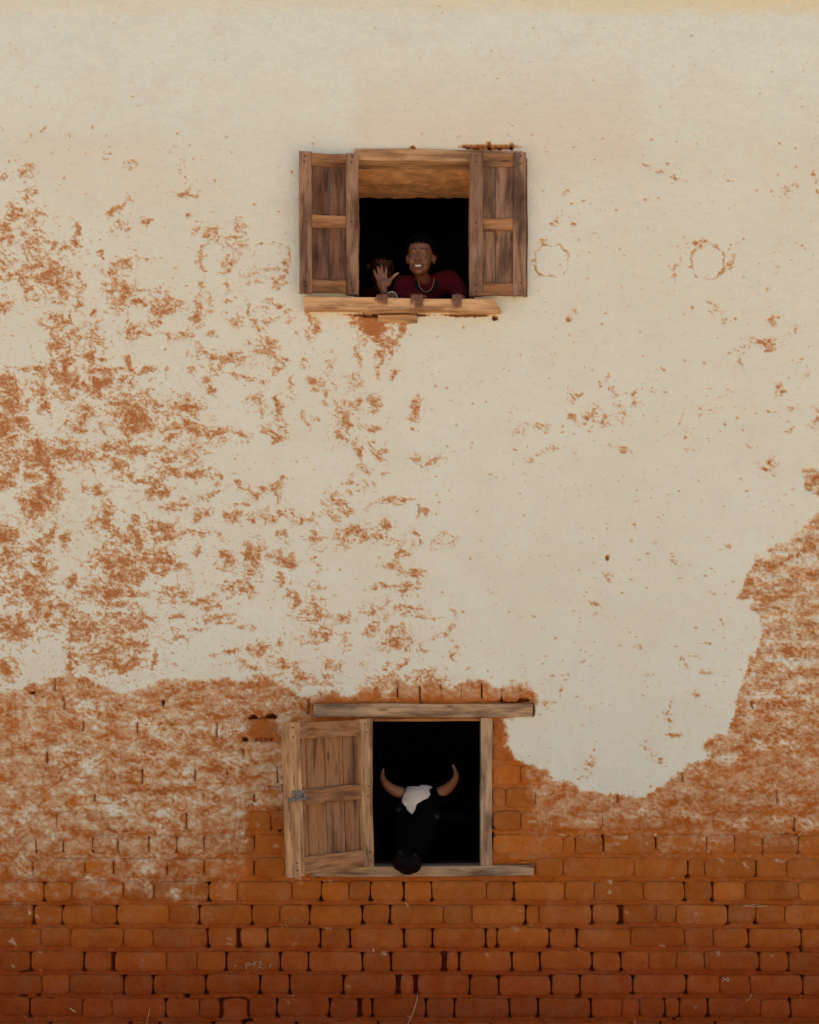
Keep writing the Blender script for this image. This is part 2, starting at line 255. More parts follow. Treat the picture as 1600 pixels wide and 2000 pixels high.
def sample(A, us, vs, U, V):
    iu = np.interp(U, us, np.arange(len(us))); iv = np.interp(V, vs, np.arange(len(vs)))
    i0 = np.clip(np.floor(iu).astype(int), 0, len(us) - 2); j0 = np.clip(np.floor(iv).astype(int), 0, len(vs) - 2)
    a = iu - i0; b = iv - j0
    return (A[j0, i0] * (1 - a) + A[j0, i0 + 1] * a) * (1 - b) + (A[j0 + 1, i0] * (1 - a) + A[j0 + 1, i0 + 1] * a) * b

def wear_fields(us, vs):
    """wear (0 sound limewash .. 1 bare mud), tint, damp, bare distance on the grid us x vs"""
    U, V = np.meshgrid(us, vs)
    rng = np.random.RandomState(7)
    # warped coordinates make every blotch ragged
    wu = U + 26 * fbm(U / 48, V / 40, 4, 11, .58); wv = V + 20 * fbm(U / 48, V / 40, 4, 12, .58)
    F = np.zeros(U.shape)
    def blot(cu, cv, ru, rv, ang, s):
        R = 2.4 * max(ru, rv) + 22
        i0, i1 = np.searchsorted(us, [cu - R, cu + R]); j0, j1 = np.searchsorted(vs, [cv - R, cv + R])
        if i1 <= i0 or j1 <= j0: return
        a = math.radians(ang); dx = wu[j0:j1, i0:i1] - cu; dy = wv[j0:j1, i0:i1] - cv
        p = (dx * math.cos(a) + dy * math.sin(a)) / ru; q = (-dx * math.sin(a) + dy * math.cos(a)) / rv
        F[j0:j1, i0:i1] = np.maximum(F[j0:j1, i0:i1], s * np.exp(-.5 * (p * p + q * q)))
    for (ou, ov, sc), spots in SHEETS:
        for f in spots:
            x, y, rx, ry = f[:4]; ang = f[4] if len(f) > 4 else 0; s = f[5] if len(f) > 5 else 1.0
            blot(ou + x * sc, ov + y * sc, max(rx * sc, 2.6) * 1.06, max(ry * sc, 2.6) * 1.06, ang, s * (.72 + .42 * rng.rand()))
    # same kind of spotting carries on past the surveyed part of the wall
    for k in range(260):
        side = -1 if k % 2 else 1
        cu = 800 + side * (800 + rng.rand() * 900); cv = 300 + rng.rand() * 1050
        blot(cu, cv, 4 + rng.rand() * 22, 4 + rng.rand() * 16, rng.rand() * 60 - 30, .6 + .5 * rng.rand())
    # general thinness of the lime (broad field): left half is far more worn
    thin = sstep(620, 200, U) * sstep(280, 520, V) * .14 + sstep(950, 550, U) * sstep(560, 900, V) * .09
    n1 = fbm(U / 17, V / 11, 4, 21, .62)                  # mid-scale breakup
    n2 = fbm(U / 5.0, V / 4.2, 2, 22, .7)                 # fine breakup
    nr = fbm(U / 26, V / 15, 3, 23, .6, True)             # crackle ridges
    nk = fbm(wu / 17, wv / 10.5, 3, 24, .66, True)          # thin cracks and edges between flakes
    crack = sstep(.35, .95, nk)
    nn = 1.0 * n1 + .40 * n2 + .15 * (nr - .35) + .85 * (crack - .30)
    wear = F * .85 - .30 + thin * 1.5 + nn * (.34 + .55 * np.clip(F + thin * 2, 0, 1))
    wear = np.where(F + thin < .02, wear - .12, wear)
    wear = np.clip(wear * 1.05, 0, .62) + .30 * sstep(.55, .95, wear)
    # specks
    G = np.zeros(U.shape)
    for k in range(6500):
        cu = rng.rand() * 1760 - 80; cv = rng.rand() ** .85 * 1640
        r = .8 + 1.6 * rng.rand() ** 3; s = .3 + .7 * rng.rand()
        if cv < 260: s *= .75; r *= .85
        R = 3 * r + 2
        i0, i1 = np.searchsorted(us, [cu - R, cu + R]); j0, j1 = np.searchsorted(vs, [cv - R, cv + R])
        if i1 <= i0 or j1 <= j0: continue
        e = 1 + rng.rand()
        d = ((us[None, i0:i1] - cu) / (r * e)) ** 2 + ((vs[j0:j1, None] - cv) / (r * (2.2 - e))) ** 2
        G[j0:j1, i0:i1] = np.maximum(G[j0:j1, i0:i1], s * np.exp(-.5 * d))
    wear = np.maximum(wear, G * (.8 + .5 * n2))
    # the four patched putlog holes: cracked rims
    for cu, cv, ru, rv, sq in ((424, 505, 31, 27, 4), (532, 503, 34, 25, 4), (1077, 511, 32, 31, 3), (1382, 513, 32, 33, 2.6)):
        d = (np.abs(U + 9 * n1 - cu) / ru) ** sq + (np.abs(V + 9 * nr - 3 - cv) / rv) ** sq
        ring = np.exp(-((d ** (1 / sq) - 1) / .085) ** 2)
        wear = np.maximum(wear, ring * (.54 + .75 * n1 + .3 * n2 + .5 * fbm(U / 40, V / 40, 2, 77)))
    # bare lower part
    cs = np.arange(us[0], us[-1] + 8, 8.0); ct = np.arange(vs[0], vs[-1] + 8, 8.0)
    CU, CV = np.meshgrid(cs, ct)
    sd = np.maximum(poly_sd(BARE, CU, CV), poly_sd(BARE2, CU, CV))
    sd = sample(sd, cs, ct, U, V) + 13 * fbm(U / 26, V / 22, 4, 41, .6) + 5 * n2
    # how much lime still clings inside the bare part
    keep = .47 * sstep(1860, 1570, V - 120 * fbm(U / 90, V / 70, 4, 52, .6)) * sstep(640, 560, U)
    keep += .38 * sstep(1000, 1060, U) * sstep(1740, 1520, V - 90 * fbm(U / 90, V / 70, 4, 53, .6))
    keep += .24 * sstep(1420, 1480, U) * sstep(1480, 1330, V)
    keep += .40 * sstep(560, 620, U) * sstep(1060, 1020, U) * sstep(1385, 1340, V)
    keep = keep * (1 - .9 * sstep(470, 492, U) * sstep(575, 555, U) * sstep(1560, 1590, V))
    keep = keep * (1 - .75 * sstep(955, 962, U) * sstep(1030, 1000, U) * sstep(1400, 1430, V))
    hu = U + .3 * (wu - U); hv = V + .3 * (wv - V)
    m1 = fbm(hu / 40, hv / 21, 4, 61, .66); m2 = fbm(hu / 9, hv / 6.5, 4, 62, .74)
    crack2 = sstep(.4, .95, fbm(hu / 24, hv / 13, 3, 63, .66, True))
    flakes = np.zeros(U.shape)
    for cu, cv, ru, rv in ((175,1380,22,14),(160,1490,26,14),(150,1525,12,6),(140,1575,20,10),(170,1560,14,8),(240,1585,16,9),(320,1600,18,14),(215,1570,30,9),(290,1690,14,12),(300,1470,18,8),(365,1510,18,6),(340,1425,30,8),(440,1430,30,8),(280,1410,30,9),(120,1470,18,10),(30,1600,24,10),(40,1690,14,18),(340,1750,8,18),(290,1730,6,16),(460,1560,20,8),(500,1570,20,8),(1490,1450,20,8),(1540,1455,18,7),(1545,1295,9,12),(1535,1255,10,8),(1500,1360,16,9),(1560,1085,30,9),(1495,1085,16,6),(1470,1180,8,6),(1520,1600,18,10),(1440,1610,20,10),(1350,1590,18,8),(1570,1610,18,12),(1250,1590,20,8),(1150,1600,24,7),(1410,1480,22,8),(700,1340,14,16),(752,1345,8,18),(985,1335,22,14),(600,1345,20,12)):
        i0, i1 = np.searchsorted(us, [cu - 60, cu + 60]); j0, j1 = np.searchsorted(vs, [cv - 45, cv + 45])
        d = ((wu[j0:j1, i0:i1] - cu) / ru) ** 2 + ((wv[j0:j1, i0:i1] - cv) / rv) ** 2
        flakes[j0:j1, i0:i1] = np.maximum(flakes[j0:j1, i0:i1], np.exp(-.7 * d))
    inner = 1.06 - keep * (.95 + 1.7 * m1 + 1.45 * m2) * (1.0 - .5 * crack2) - .62 * flakes * np.clip(.55 + 1.7 * m2 + .8 * m1, 0, 1.3) * (keep > .08)
    inner = np.minimum(inner, 1.0); inner = np.where(inner < .42, .42 - (.42 - inner) * .6, inner)
    # stray lime splashes on the lower bricks
    for k in range(150):
        cu = rng.rand() * 1600; cv = 1600 + rng.rand() ** 1.6 * 400; r = 1.2 + 2.2 * rng.rand() ** 2; e = .6 + 1.6 * rng.rand()
        i0, i1 = np.searchsorted(us, [cu - 12, cu + 12]); j0, j1 = np.searchsorted(vs, [cv - 12, cv + 12])
        if i1 <= i0 or j1 <= j0: continue
        d = ((wu[j0:j1, i0:i1] - cu) / (r * e)) ** 2 + ((wv[j0:j1, i0:i1] - cv) / (r / e)) ** 2
        inner[j0:j1, i0:i1] -= (.35 + .4 * rng.rand()) * np.exp(-.6 * d)
    b = sstep(-3.5, 6, sd)
    wear = np.maximum(wear * (1 - b), b * inner + (1 - b) * wear)
    wear = np.clip(wear, 0, 1)
    # mud stain washed over the lime: pink patch above the upper window, drip line under the eaves
    tint = .50 * sstep(670, 720, U + 30 * n1) * sstep(1290, 1210, U + 30 * n1) * sstep(40, 260, V) * sstep(390, 270, V)
    tint += .22 * sstep(0, 60, U) * sstep(345, 300, U) * sstep(255, 270, V) * sstep(420, 300, V)
    tint += .25 * np.clip(fbm(U / 160, V / 70, 3, 71) + .05, 0, 1) + .18 * np.clip(F, 0, 1)
    drip = sstep(42, 4, V + 14 * fbm(U / 130, V / 60, 3, 73)) * (.45 + .55 * sstep(600, 1500, U))
    # shade of the lower courses painted into the colour, with an uneven upper edge
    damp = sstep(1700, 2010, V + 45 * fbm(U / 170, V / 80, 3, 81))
    return wear, np.clip(tint, 0, 1), np.clip(drip, 0, 1), damp, sd

# ---------------------------------------------------------------- ground
gm = bpy.data.meshes.new('ground')
gm.from_pydata([(-900, -1200, 0), (900, -1200, 0), (900, 600, 0), (-900, 600, 0)], [], [(0, 1, 2, 3)])
ground = link('ground', gm, M_EARTH); ground['kind'] = 'structure'

# ---------------------------------------------------------------- the house: openings and joints
house = empty('mud_brick_house')
tag(house, 'two storey mud brick house with peeling cream limewash and wooden window shutters', 'house')
UP = (693, 925, 309, 588)        # upper window opening  u0 u1 v0 v1
LO = (717, 946, 1399, 1696)      # lower window opening

PITCH = 45.6; ROW0 = 1722.0      # top of course "0"
JOINTS = {                       # surveyed perpends, course number -> u
 -2: [-30,70,124,181,230,291,345,399,497,560,1100,1124,1178,1281,1380,1434,1490,1560,1616],
 -1: [12,65,166,222,327,399,497,556,610,700,760,860,915,1010,1040,1100,1239,1344,1376,1477,1537,1640],
 0: [-18,86,140,241,301,408,464,570,628,682,724,789,843,950,1004,1103,1161,1257,1337,1392,1456,1560,1620],
 1: [-36,66,122,180,228,331,390,492,547,605,708,762,866,922,1027,1053,1157,1213,1282,1321,1421,1477,1533,1640],
 2: [-24,80,138,242,299,406,466,523,626,684,789,845,949,971,1073,1127,1232,1337,1393,1462,1565,1622],
 3: [4,60,164,221,326,385,442,548,603,708,764,868,897,1000,1055,1157,1213,1267,1322,1376,1483,1540,1640],
 4: [-22,82,137,242,299,402,508,566,671,778,812,918,974,1077,1133,1236,1341,1406,1465,1568,1624],
 5: [2,58,161,219,324,390,430,487,541,644,703,727,832,888,995,1051,1154,1215,1250,1299,1327,1383,1486,1544,1640]}
OPEN = {0:[789,1004,1392], 1:[66,390,708,762,1027,1157,1213,1421], 2:[406,466,523,626,684,789,845,949,971,1073,1127,1462,1565],
 3:[60,164,221,442,548,603,708,764,868,897,1000,1055,1157,1213,1483,1540], 4:[242,299,402,508,566,671,778,812,918,974,1077,1133,1236,1341,1568],
 5:[58,324,430,541,644,703,727,832,888,995,1051,1154,1299,1327,1383,1544], -1:[497,1344,1477], -2:[1178,1281]}
WIDE = {(3,868):5.5, (4,778):4.6, (4,812):4.6, (5,703):4.6, (1,1213):5, (3,221):4, (2,466):4.6}
rng = random.Random(5)
def auto_joints(r):
    js = []; u = -60 + (r % 3) * 37 + rng.uniform(-12, 12); k = r % 2
    while u < 1660: js.append(u); u += (102 if k % 2 else 57) + rng.uniform(-5, 5); k += 1
    return js
for r in list(range(-9, -2)) + [6]: JOINTS[r] = auto_joints(r)
HOLES = [(495,1404,8,8,.05),(529,1401,12,6,.05),(513,1424,27,25,.024),(478,1444,5,4,.05),(63,1352,5,2.5,.04),(1540,1633,20,4,.05),(1556,1655,3,12,.03),
 (1283,1645,4,9,.04),(1178,1652,3,7,.03),(1544,1821,13,5,.045),(365,1945,6,5,.05),(458,1953,28,4,.035),(486,1972,4,18,.035),(431,1972,4,18,.03),(484,1997,12,6,.05),
 (1132,1944,6,6,.045),(1248,1974,8,9,.045),(1318,1974,4,20,.03),(44,1895,9,4,.03),(46,1945,10,3,.03),(74,1944,5,3,.03),(1475,1704,3,8,.035),(1393,1750,3,9,.035),
 (319,1372,2.5,7,.04),(92,1480,2.5,12,.02),(777,1353,3,8,.03),(940,1350,3,14,.035),(820,1352,2.5,12,.03),(955,289,48,4.5,.016),(911,287,6,3.5,.06),(956,286,3.5,6,.07),(999,288,4,6,.06),(930,291,10,2.5,.05),(976,291,9,2.5,.05),
 (806,290,5,3,.02),(760,616,66,4,.04),(967,622,5,4,.03),(915,616,40,3,.02),(1186,1090,3,5,.004),(1178,1653,4,5,.03),(1040,1386,4,12,.03),(1005,1368,34,4,.04),
 (964,1610,4,9,.04),(963,1635,3,10,.04),(556,1545,4,20,.03),(548,1610,4,16,.03),(1567,1860,3,14,.03),(1559,1925,3,22,.03)]

# ---------------------------------------------------------------- lime coat and mortar: one relief sheet, cut into two parts
STEP = 2.2
us = np.concatenate([np.arange(-1000, -40, 24.0), np.arange(-40, 1640, STEP), np.arange(1640, 2601, 24.0)])
vs = np.concatenate([np.arange(-400, -30, 14.0), np.arange(-30, 2012, STEP), np.arange(2014, 2151, 8.0)])
wear, tint, drip, damp, sd = wear_fields(us, vs)
U, V = np.meshgrid(us, vs)
bare = sstep(-5, 9, sd)
low = .0055 * fbm(U / 210, V / 170, 2, 101) + .0028 * fbm(U / 46, V / 38, 3, 102)
fine_h = .0016 * fbm(U / 9, V / 7, 3, 103, .65)
Hlime = .011 + low + fine_h - .0018 * sstep(.15, .62, wear)
Vc = V + 95 * fbm(U / 110, V / 55, 4, 111, .6)
coat = np.maximum(sstep(1800, 1420, Vc) * sstep(560, 470, U + .6 * (Vc - V)), sstep(1760, 1500, Vc) * sstep(1010, 1090, U))
coat = np.maximum(coat, sstep(1560, 1400, Vc) * .8)
Hcoat = -.012 + .0175 * coat + .014 * coat * fbm(U / 55, V / 30, 4, 104, .6) + .004 * fbm(U / 14, V / 9, 3, 105, .62) - .004 * coat * (wear - .6)
rows = np.round((V - ROW0 - 18.7) / PITCH); Vw = V - ROW0 - 3.0 * fbm(U / 210.0, rows * .83 + .31, 2, 401)
rows = np.floor(Vw / PITCH); fv = Vw - rows * PITCH; fv2 = np.where(fv < 15, fv + PITCH, fv)      # 0..37 brick, 37..45.6 bed
wob = 3.6 * fbm(U / 24, V / 30, 4, 106, .62)
bed = sstep(34.5, 37.5, fv + wob) * sstep(PITCH + 2, PITCH - 2, fv + wob) + sstep(1.5, -.5, fv + wob)
Hjoint = -.017 + (.0075 + .0075 * fbm(U / 24, V / 9, 4, 107, .6)) * np.clip(bed, 0, 1)
perp = np.zeros(U.shape)
for r, js in JOINTS.items():
    j0, j1 = np.searchsorted(vs, [ROW0 + r * PITCH - 3, ROW0 + r * PITCH + 40])
    for u in js:
        i0, i1 = np.searchsorted(us, [u - 9, u + 9]); 
        if i1 <= i0 or j1 <= j0: continue
        op = u in OPEN.get(r, []) or (r == 6 and rng.random() < .6) or (r in (0, 1, -1) and rng.random() < .25)
        if r < -2 and rng.random() < .72: continue
        wd = WIDE.get((r, u), 3.4 if op else 2.2)
        a0, a1 = (rng.uniform(-2, 14), rng.uniform(26, 41)) if r < 0 else (0, 40)
        if r < -1: wd = .5 + .9 * rng.random()
        bend = 2.2 * fbm(vs[j0:j1, None] / 13.0 + u, vs[j0:j1, None] * 0 + r * 1.7, 2, 402)
        q = sstep(wd + 2, wd, np.abs(us[None, i0:i1] - u + bend)) * (sstep(a0, a0 + 4, vs[j0:j1, None] - (ROW0 + r * PITCH)) * sstep(a1, a1 - 4, vs[j0:j1, None] - (ROW0 + r * PITCH)))
        perp[j0:j1, i0:i1] = np.maximum(perp[j0:j1, i0:i1], q * (.15 if wd > 4.5 else .085 if op else (.03 if r < -1 else .004 + .008 * rng.random())))
smear = np.exp(-((fv2 - 41.5) / 9.0) ** 2) * sstep(.14, .42, fbm(U / 46, V / 17, 4, 108, .6))
Hjoint = np.maximum(Hjoint, -.012 + .0165 * smear + .003 * smear * fbm(U / 8, V / 6, 2, 110))
Hjoint = np.where(perp > .001, np.minimum(Hjoint, -perp), Hjoint)
Hbare = np.maximum(Hcoat - np.minimum(perp, .08) * (1 - .3 * coat), Hjoint) + fine_h
H = Hlime * (1 - bare) + Hbare * bare + low * bare * .5
for hu, hv, ru, rv, dep in HOLES:
    i0, i1 = np.searchsorted(us, [hu - 2.2 * ru - 4, hu + 2.2 * ru + 4]); j0, j1 = np.searchsorted(vs, [hv - 2.2 * rv - 4, hv + 2.2 * rv + 4])
    uu, vv = U[j0:j1, i0:i1], V[j0:j1, i0:i1]
    d = np.sqrt(((uu - hu) / ru) ** 2 + ((vv - hv) / rv) ** 2) + .45 * fbm(uu / 6, vv / 6, 2, 109)
    q = sstep(1.15, .75, d)
    H[j0:j1, i0:i1] = H[j0:j1, i0:i1] * (1 - q) - dep * q * (1.7 if dep > .025 else 1)
    wear[j0:j1, i0:i1] = np.maximum(wear[j0:j1, i0:i1], sstep(1.7, .8, d) * .95)
wear = np.where((perp > .002) & (bare > .3) & (V > 1660), 1.0, wear); wear = np.where((perp > .006) & (bare > .3), np.maximum(wear, .8), wear)
# returns into the two openings and the timber beds
cut = np.zeros(U.shape, bool)
for (a, b, c, d) in (UP, LO):
    ins = (U > a - 1) & (U < b + 1) & (V > c - 1) & (V < d + 1); H[ins] = -.175; wear[ins] = 1.0
    cut |= (U > a + 2.5) & (U < b - 2.5) & (V > c + 2.5) & (V < d - 2.5)
fm = ~(cut[:-1, :-1] & cut[1:, :-1] & cut[1:, 1:] & cut[:-1, 1:])
fc = (sd[:-1, :-1] + sd[1:, 1:]) * .5
lime_face = (fc < 2) & fm
X = (U - 800) * PX; Z = (2150 - V) * PX; Y = -H
damp_sheet = np.clip(damp + .30 * bare * sstep(1640, 1740, V), 0, 1)  # painted low shade, plus the darker mud mix of the mortar
for nm, fmask in (('lime_plaster', lime_face), ('mud_mortar', fm & ~lime_face)):
    me, used = grid_mesh(nm, X, Y, Z, fmask)
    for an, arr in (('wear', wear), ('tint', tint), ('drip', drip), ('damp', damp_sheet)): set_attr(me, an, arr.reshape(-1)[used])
    link(nm, me, M_WALL, house)

# ---------------------------------------------------------------- bricks, one by one
def make_brick(u0, u1, v0, v1, face, seed, tilt=0.0, parent=house):
    gs = 2.6 if v0 < 1735 else 5.2
    nu = max(3, int((u1 - u0) / gs)); nv = max(3, int((v1 - v0) / gs))
    tu = np.linspace(0, 1, nu + 1); tv = np.linspace(0, 1, nv + 1)
    # extra rings: rolled arris and the side going back into the wall
    tu = np.concatenate([[0, 0], [.012], tu[1:-1], [.988], [1, 1]]); tv = np.concatenate([[0, 0], [.03], tv[1:-1], [.97], [1, 1]])
    n, m = len(tv), len(tu)
    A, B = np.meshgrid(tu, tv)
    uu = u0 + A * (u1 - u0); vv = v0 + B * (v1 - v0)
    cx, cy = (u0 + u1) / 2, (v0 + v1) / 2
    # worn corners
    ex = np.minimum(uu - u0, u1 - uu); ey = np.minimum(vv - v0, v1 - vv)
    rc = 3.5 + 5 * ((seed * 7919) % 100) / 100
    corner = np.clip(1 - (ex + ey) / (rc * 1.5), 0, 1)
    uu = uu + np.sign(cx - uu) * corner * 2.3; vv = vv + np.sign(cy - vv) * corner * 1.9
    sk = [((seed * f) % 1 - .5) * 3.4 for f in (3.17, 7.31, 5.77, 9.13)]
    uu = uu + (sk[0] * (1 - A) + sk[1] * A) * (B - .5); vv = vv + (sk[2] * .7) * (A - .5)
    uu = uu + 1.5 * fbm(A * 3 + seed * 3.7, B * 1.5 + seed, 2, 201); vv = vv + 2.1 * fbm(A * 3.5 + seed * 1.3, B * 1.3 - seed, 2, 202)
    h = face + .0035 * fbm(A * 2.5 + seed, B * 1.6 + seed * .37, 3, 203) + .0012 * fbm(uu / 6, vv / 6, 2, 204)
    h = h - .0024 * np.exp(-ex / 1.6) - .0075 * np.exp(-ey / 2.6) - .004 * corner + tilt * (A - .5)
    ring = np.zeros(A.shape, bool); ring[0] = ring[-1] = True; ring[:, 0] = ring[:, -1] = True
    h[ring] = -.09
    co = np.stack([(uu - cx) * PX, -h, (cy - vv) * PX], -1)
    me, used = grid_mesh('brick', co[..., 0], co[..., 1], co[..., 2])
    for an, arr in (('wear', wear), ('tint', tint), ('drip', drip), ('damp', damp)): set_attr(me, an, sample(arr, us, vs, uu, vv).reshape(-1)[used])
    return link('brick', me, M_WALL, parent, ((cx - 800) * PX, 0, (2150 - cy) * PX))
nb = 0
def course_wave(u, r): return float(3.0 * fbm(np.array([u / 210.0]), np.array([r * .83 + .31]), 2, 401)[0])
def blocked(v0, v1):
    if v1 > 1366 and v0 < 1402: return [(603, 1050)]
    if v1 > 1400 and v0 < 1690: return [(716, 964)] if v1 < 1692 else [(604, 1047)]
    if v1 > 1690 and v0 < 1712: return [(604, 1047)]
    return []
def visible(u0, u1, v0, v1, face):
    i0, i1 = np.searchsorted(us, [u0 + 3, u1 - 3]); j0, j1 = np.searchsorted(vs, [v0 + 3, v1 - 3])
    if i1 - i0 < 2 or j1 - j0 < 2: return False
    return (H[j0:j1, i0:i1] < face - .001).mean() > .12
for r in sorted(JOINTS):
    js = JOINTS[r]; v0 = ROW0 + r * PITCH; v1 = v0 + 37.5
    if r < -7: continue
    for k in range(len(js) - 1):
        a, b = js[k], js[k + 1]
        if b < -5 or a > 1605: continue
        ga = WIDE.get((r, a), 0) or (1.7 if a in OPEN.get(r, []) else .9); gb = WIDE.get((r, b), 0) or (1.7 if b in OPEN.get(r, []) else .9)
        spans = [(a + ga, b - gb)]
        for (x0, x1) in blocked(v0, v1):
            spans = [s for (p, q) in spans for s in ((p, min(q, x0)), (max(p, x1), q)) if s[1] - s[0] > 14]
        for (p, q) in spans:
            nb += 1; sd_ = rng.uniform(0, 50); face = rng.uniform(-.001, .0075)
            j = rng.uniform(-1.2, 1.2) + course_wave((p + q) / 2, r)
            if (r, round(a)) == (5, 430): p += 6; q -= 6; face = -.010
            if visible(p, q, v0, v1, face): make_brick(p, q, v0 + j, v1 + j + rng.uniform(-1, 1), face, sd_, rng.uniform(-.003, .003))
# soldier course over the lower lintel
sb = [650, 694, 733, 776, 820, 862, 901, 941, 980, 1016]
for a, b in zip(sb[:-1], sb[1:]):
    make_brick(a + 1.4, b - 1.4, 1322 + rng.uniform(-4, 4), 1371 + rng.uniform(-2, 2), rng.uniform(.006, .012), rng.uniform(0, 50))
make_brick(1010, 1040, 1682, 1688, .004, 3.3); make_brick(990, 1038, 1664, 1681, .003, 9.1)
# rubble in the broken putlog hole beside the lower shutter
make_brick(503, 516, 1400, 1446, -.012, 4.4, .01); make_brick(520, 533, 1412, 1440, -.016, 7.7, -.01)

# ---------------------------------------------------------------- body of the house behind the front sheet
def boxes_mesh(name, boxes):
    bm = bmesh.new()
    for (x0, x1, y0, y1, z0, z1) in boxes:
        m = Matrix.Translation(((x0 + x1) / 2, (y0 + y1) / 2, (z0 + z1) / 2)) @ Matrix.Diagonal((x1 - x0, y1 - y0, z1 - z0, 1))
        bmesh.ops.create_cube(bm, size=1, matrix=m)
    me = bpy.data.meshes.new(name); bm.to_mesh(me); bm.free(); return me
xw = 4.45; F0, F1 = .165, .47; TOP = 6.35
def zx(u): return (u - 800) * PX
def zz(v): return (2150 - v) * PX
ux0, ux1, uz0, uz1 = zx(UP[0]) - .005, zx(UP[1]) + .005, zz(590), 4.60
lx0, lx1, lz0, lz1 = zx(716), zx(950), zz(1697), zz(1394)
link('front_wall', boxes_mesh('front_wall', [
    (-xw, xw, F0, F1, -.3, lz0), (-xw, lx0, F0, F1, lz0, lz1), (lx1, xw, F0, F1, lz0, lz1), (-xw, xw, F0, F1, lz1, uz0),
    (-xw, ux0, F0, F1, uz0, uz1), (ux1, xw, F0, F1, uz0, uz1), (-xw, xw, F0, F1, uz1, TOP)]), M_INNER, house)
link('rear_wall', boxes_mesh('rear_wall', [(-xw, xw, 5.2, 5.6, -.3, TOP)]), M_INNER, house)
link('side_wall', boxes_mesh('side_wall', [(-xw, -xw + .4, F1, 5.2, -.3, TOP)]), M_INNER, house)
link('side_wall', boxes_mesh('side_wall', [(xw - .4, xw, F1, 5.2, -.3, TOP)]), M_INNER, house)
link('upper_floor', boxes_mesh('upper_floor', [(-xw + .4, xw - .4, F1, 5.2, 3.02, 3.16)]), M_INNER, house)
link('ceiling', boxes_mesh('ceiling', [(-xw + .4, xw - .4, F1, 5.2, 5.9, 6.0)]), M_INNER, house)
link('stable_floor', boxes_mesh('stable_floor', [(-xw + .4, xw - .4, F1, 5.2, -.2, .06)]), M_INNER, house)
rf = bpy.data.meshes.new('roof')
e = .26
rf.from_pydata([(-xw - .3, -e, 6.30), (xw + .3, -e, 6.30), (xw + .3, 2.8, 8.6), (-xw - .3, 2.8, 8.6), (-xw - .3, 5.9, 6.30), (xw + .3, 5.9, 6.30),
                (-xw - .3, -e, 6.48), (xw + .3, -e, 6.48), (xw + .3, 2.8, 8.8), (-xw - .3, 2.8, 8.8), (-xw - .3, 5.9, 6.48), (xw + .3, 5.9, 6.48)], [],
               [(0, 3, 2, 1), (3, 4, 5, 2), (6, 7, 8, 9), (9, 8, 11, 10), (0, 1, 7, 6), (4, 10, 11, 5), (0, 6, 9, 3), (3, 9, 10, 4), (1, 2, 8, 7), (2, 5, 11, 8)])
link('roof', rf, M_THATCH, house)
# lumpy mud lining of the upper opening: soffit and cheeks
def lining(name, a, b, c, d, n, m, seed, amp, mat):
    S, T = np.meshgrid(np.linspace(0, 1, n), np.linspace(0, 1, m))
    a, b, c, d = [np.array(x) for x in (a, b, c, d)]
    Pm = (a[None, None] * (1 - S[..., None]) + b[None, None] * S[..., None]) * (1 - T[..., None]) + (d[None, None] * (1 - S[..., None]) + c[None, None] * S[..., None]) * T[..., None]
    nr_ = np.cross(b - a, d - a); L1 = np.linalg.norm(b - a); L2 = np.linalg.norm(d - a); nr_ = nr_ / np.linalg.norm(nr_)
    h = amp * (fbm(S * L1 * 9 + seed, T * L2 * 9, 3, 301 + seed) + .35 * fbm(S * L1 * 50 + seed, T * L2 * 50, 3, 305))
    Pm = Pm + nr_[None, None] * h[..., None]
    me, _ = grid_mesh(name, Pm[..., 0], Pm[..., 1], Pm[..., 2])
    return link(name, me, mat, house)
lining('soffit', (ux0, .085, 4.585), (ux1, .085, 4.585), (ux1, .475, 4.572), (ux0, .475, 4.572), 70, 40, 1, .010, M_REVEAL)
lining('reveal', (ux0 + .012, .05, uz0), (ux0 + .012, .475, uz0), (ux0 + .012, .475, 4.6), (ux0 + .012, .05, 4.6), 40, 60, 2, .006, M_REVEAL)
lining('reveal', (ux1 - .012, .475, uz0), (ux1 - .012, .05, uz0), (ux1 - .012, .05, 4.6), (ux1 - .012, .475, 4.6), 40, 60, 3, .006, M_REVEAL)

# ---------------------------------------------------------------- timber
brd = random.Random(11)
def board_mesh(name, L, W, T, seg=12, rough=.0012, end0=0.0, end1=0.0, ch=.0025):
    """plank along local X (0..L), width along Z (0..W), thickness along Y (centred); uneven hewn edges"""
    prof = [(-T/2, ch), (-T/2, W - ch), (-T/2 + ch, W), (T/2 - ch, W), (T/2, W - ch), (T/2, ch), (T/2 - ch, 0), (-T/2 + ch, 0)]
    ph = [brd.uniform(0, 6.28) for _ in range(8)]; vsx = []; fs = []
    for i in range(seg + 1):
        t = i / seg; x = t * L
        w0 = rough * (math.sin(t * 5 + ph[0]) + .6 * math.sin(t * 13 + ph[1])); w1 = rough * (math.sin(t * 6 + ph[2]) + .6 * math.sin(t * 15 + ph[3]))
        dy = rough * .8 * math.sin(t * 4 + ph[4])
        for (py, pz) in prof:
            zz_ = pz + (w0 if pz < W / 2 else w1); xx = x
            if i == seg: xx += end1 * (pz / W)
            if i == 0: xx += end0 * (pz / W)
            vsx.append((xx, py + dy, zz_))
    for i in range(seg):
        for k in range(8):
            a = i * 8 + k; b = i * 8 + (k + 1) % 8
            fs.append((a, b, b + 8, a + 8))
    fs.append(tuple(range(7, -1, -1))); fs.append(tuple(range(seg * 8, seg * 8 + 8)))
    me = bpy.data.meshes.new(name); me.from_pydata(vsx, [], fs); 
    bm = bmesh.new(); bm.from_mesh(me); bmesh.ops.recalc_face_normals(bm, faces=bm.faces); bm.to_mesh(me); bm.free()
    return me
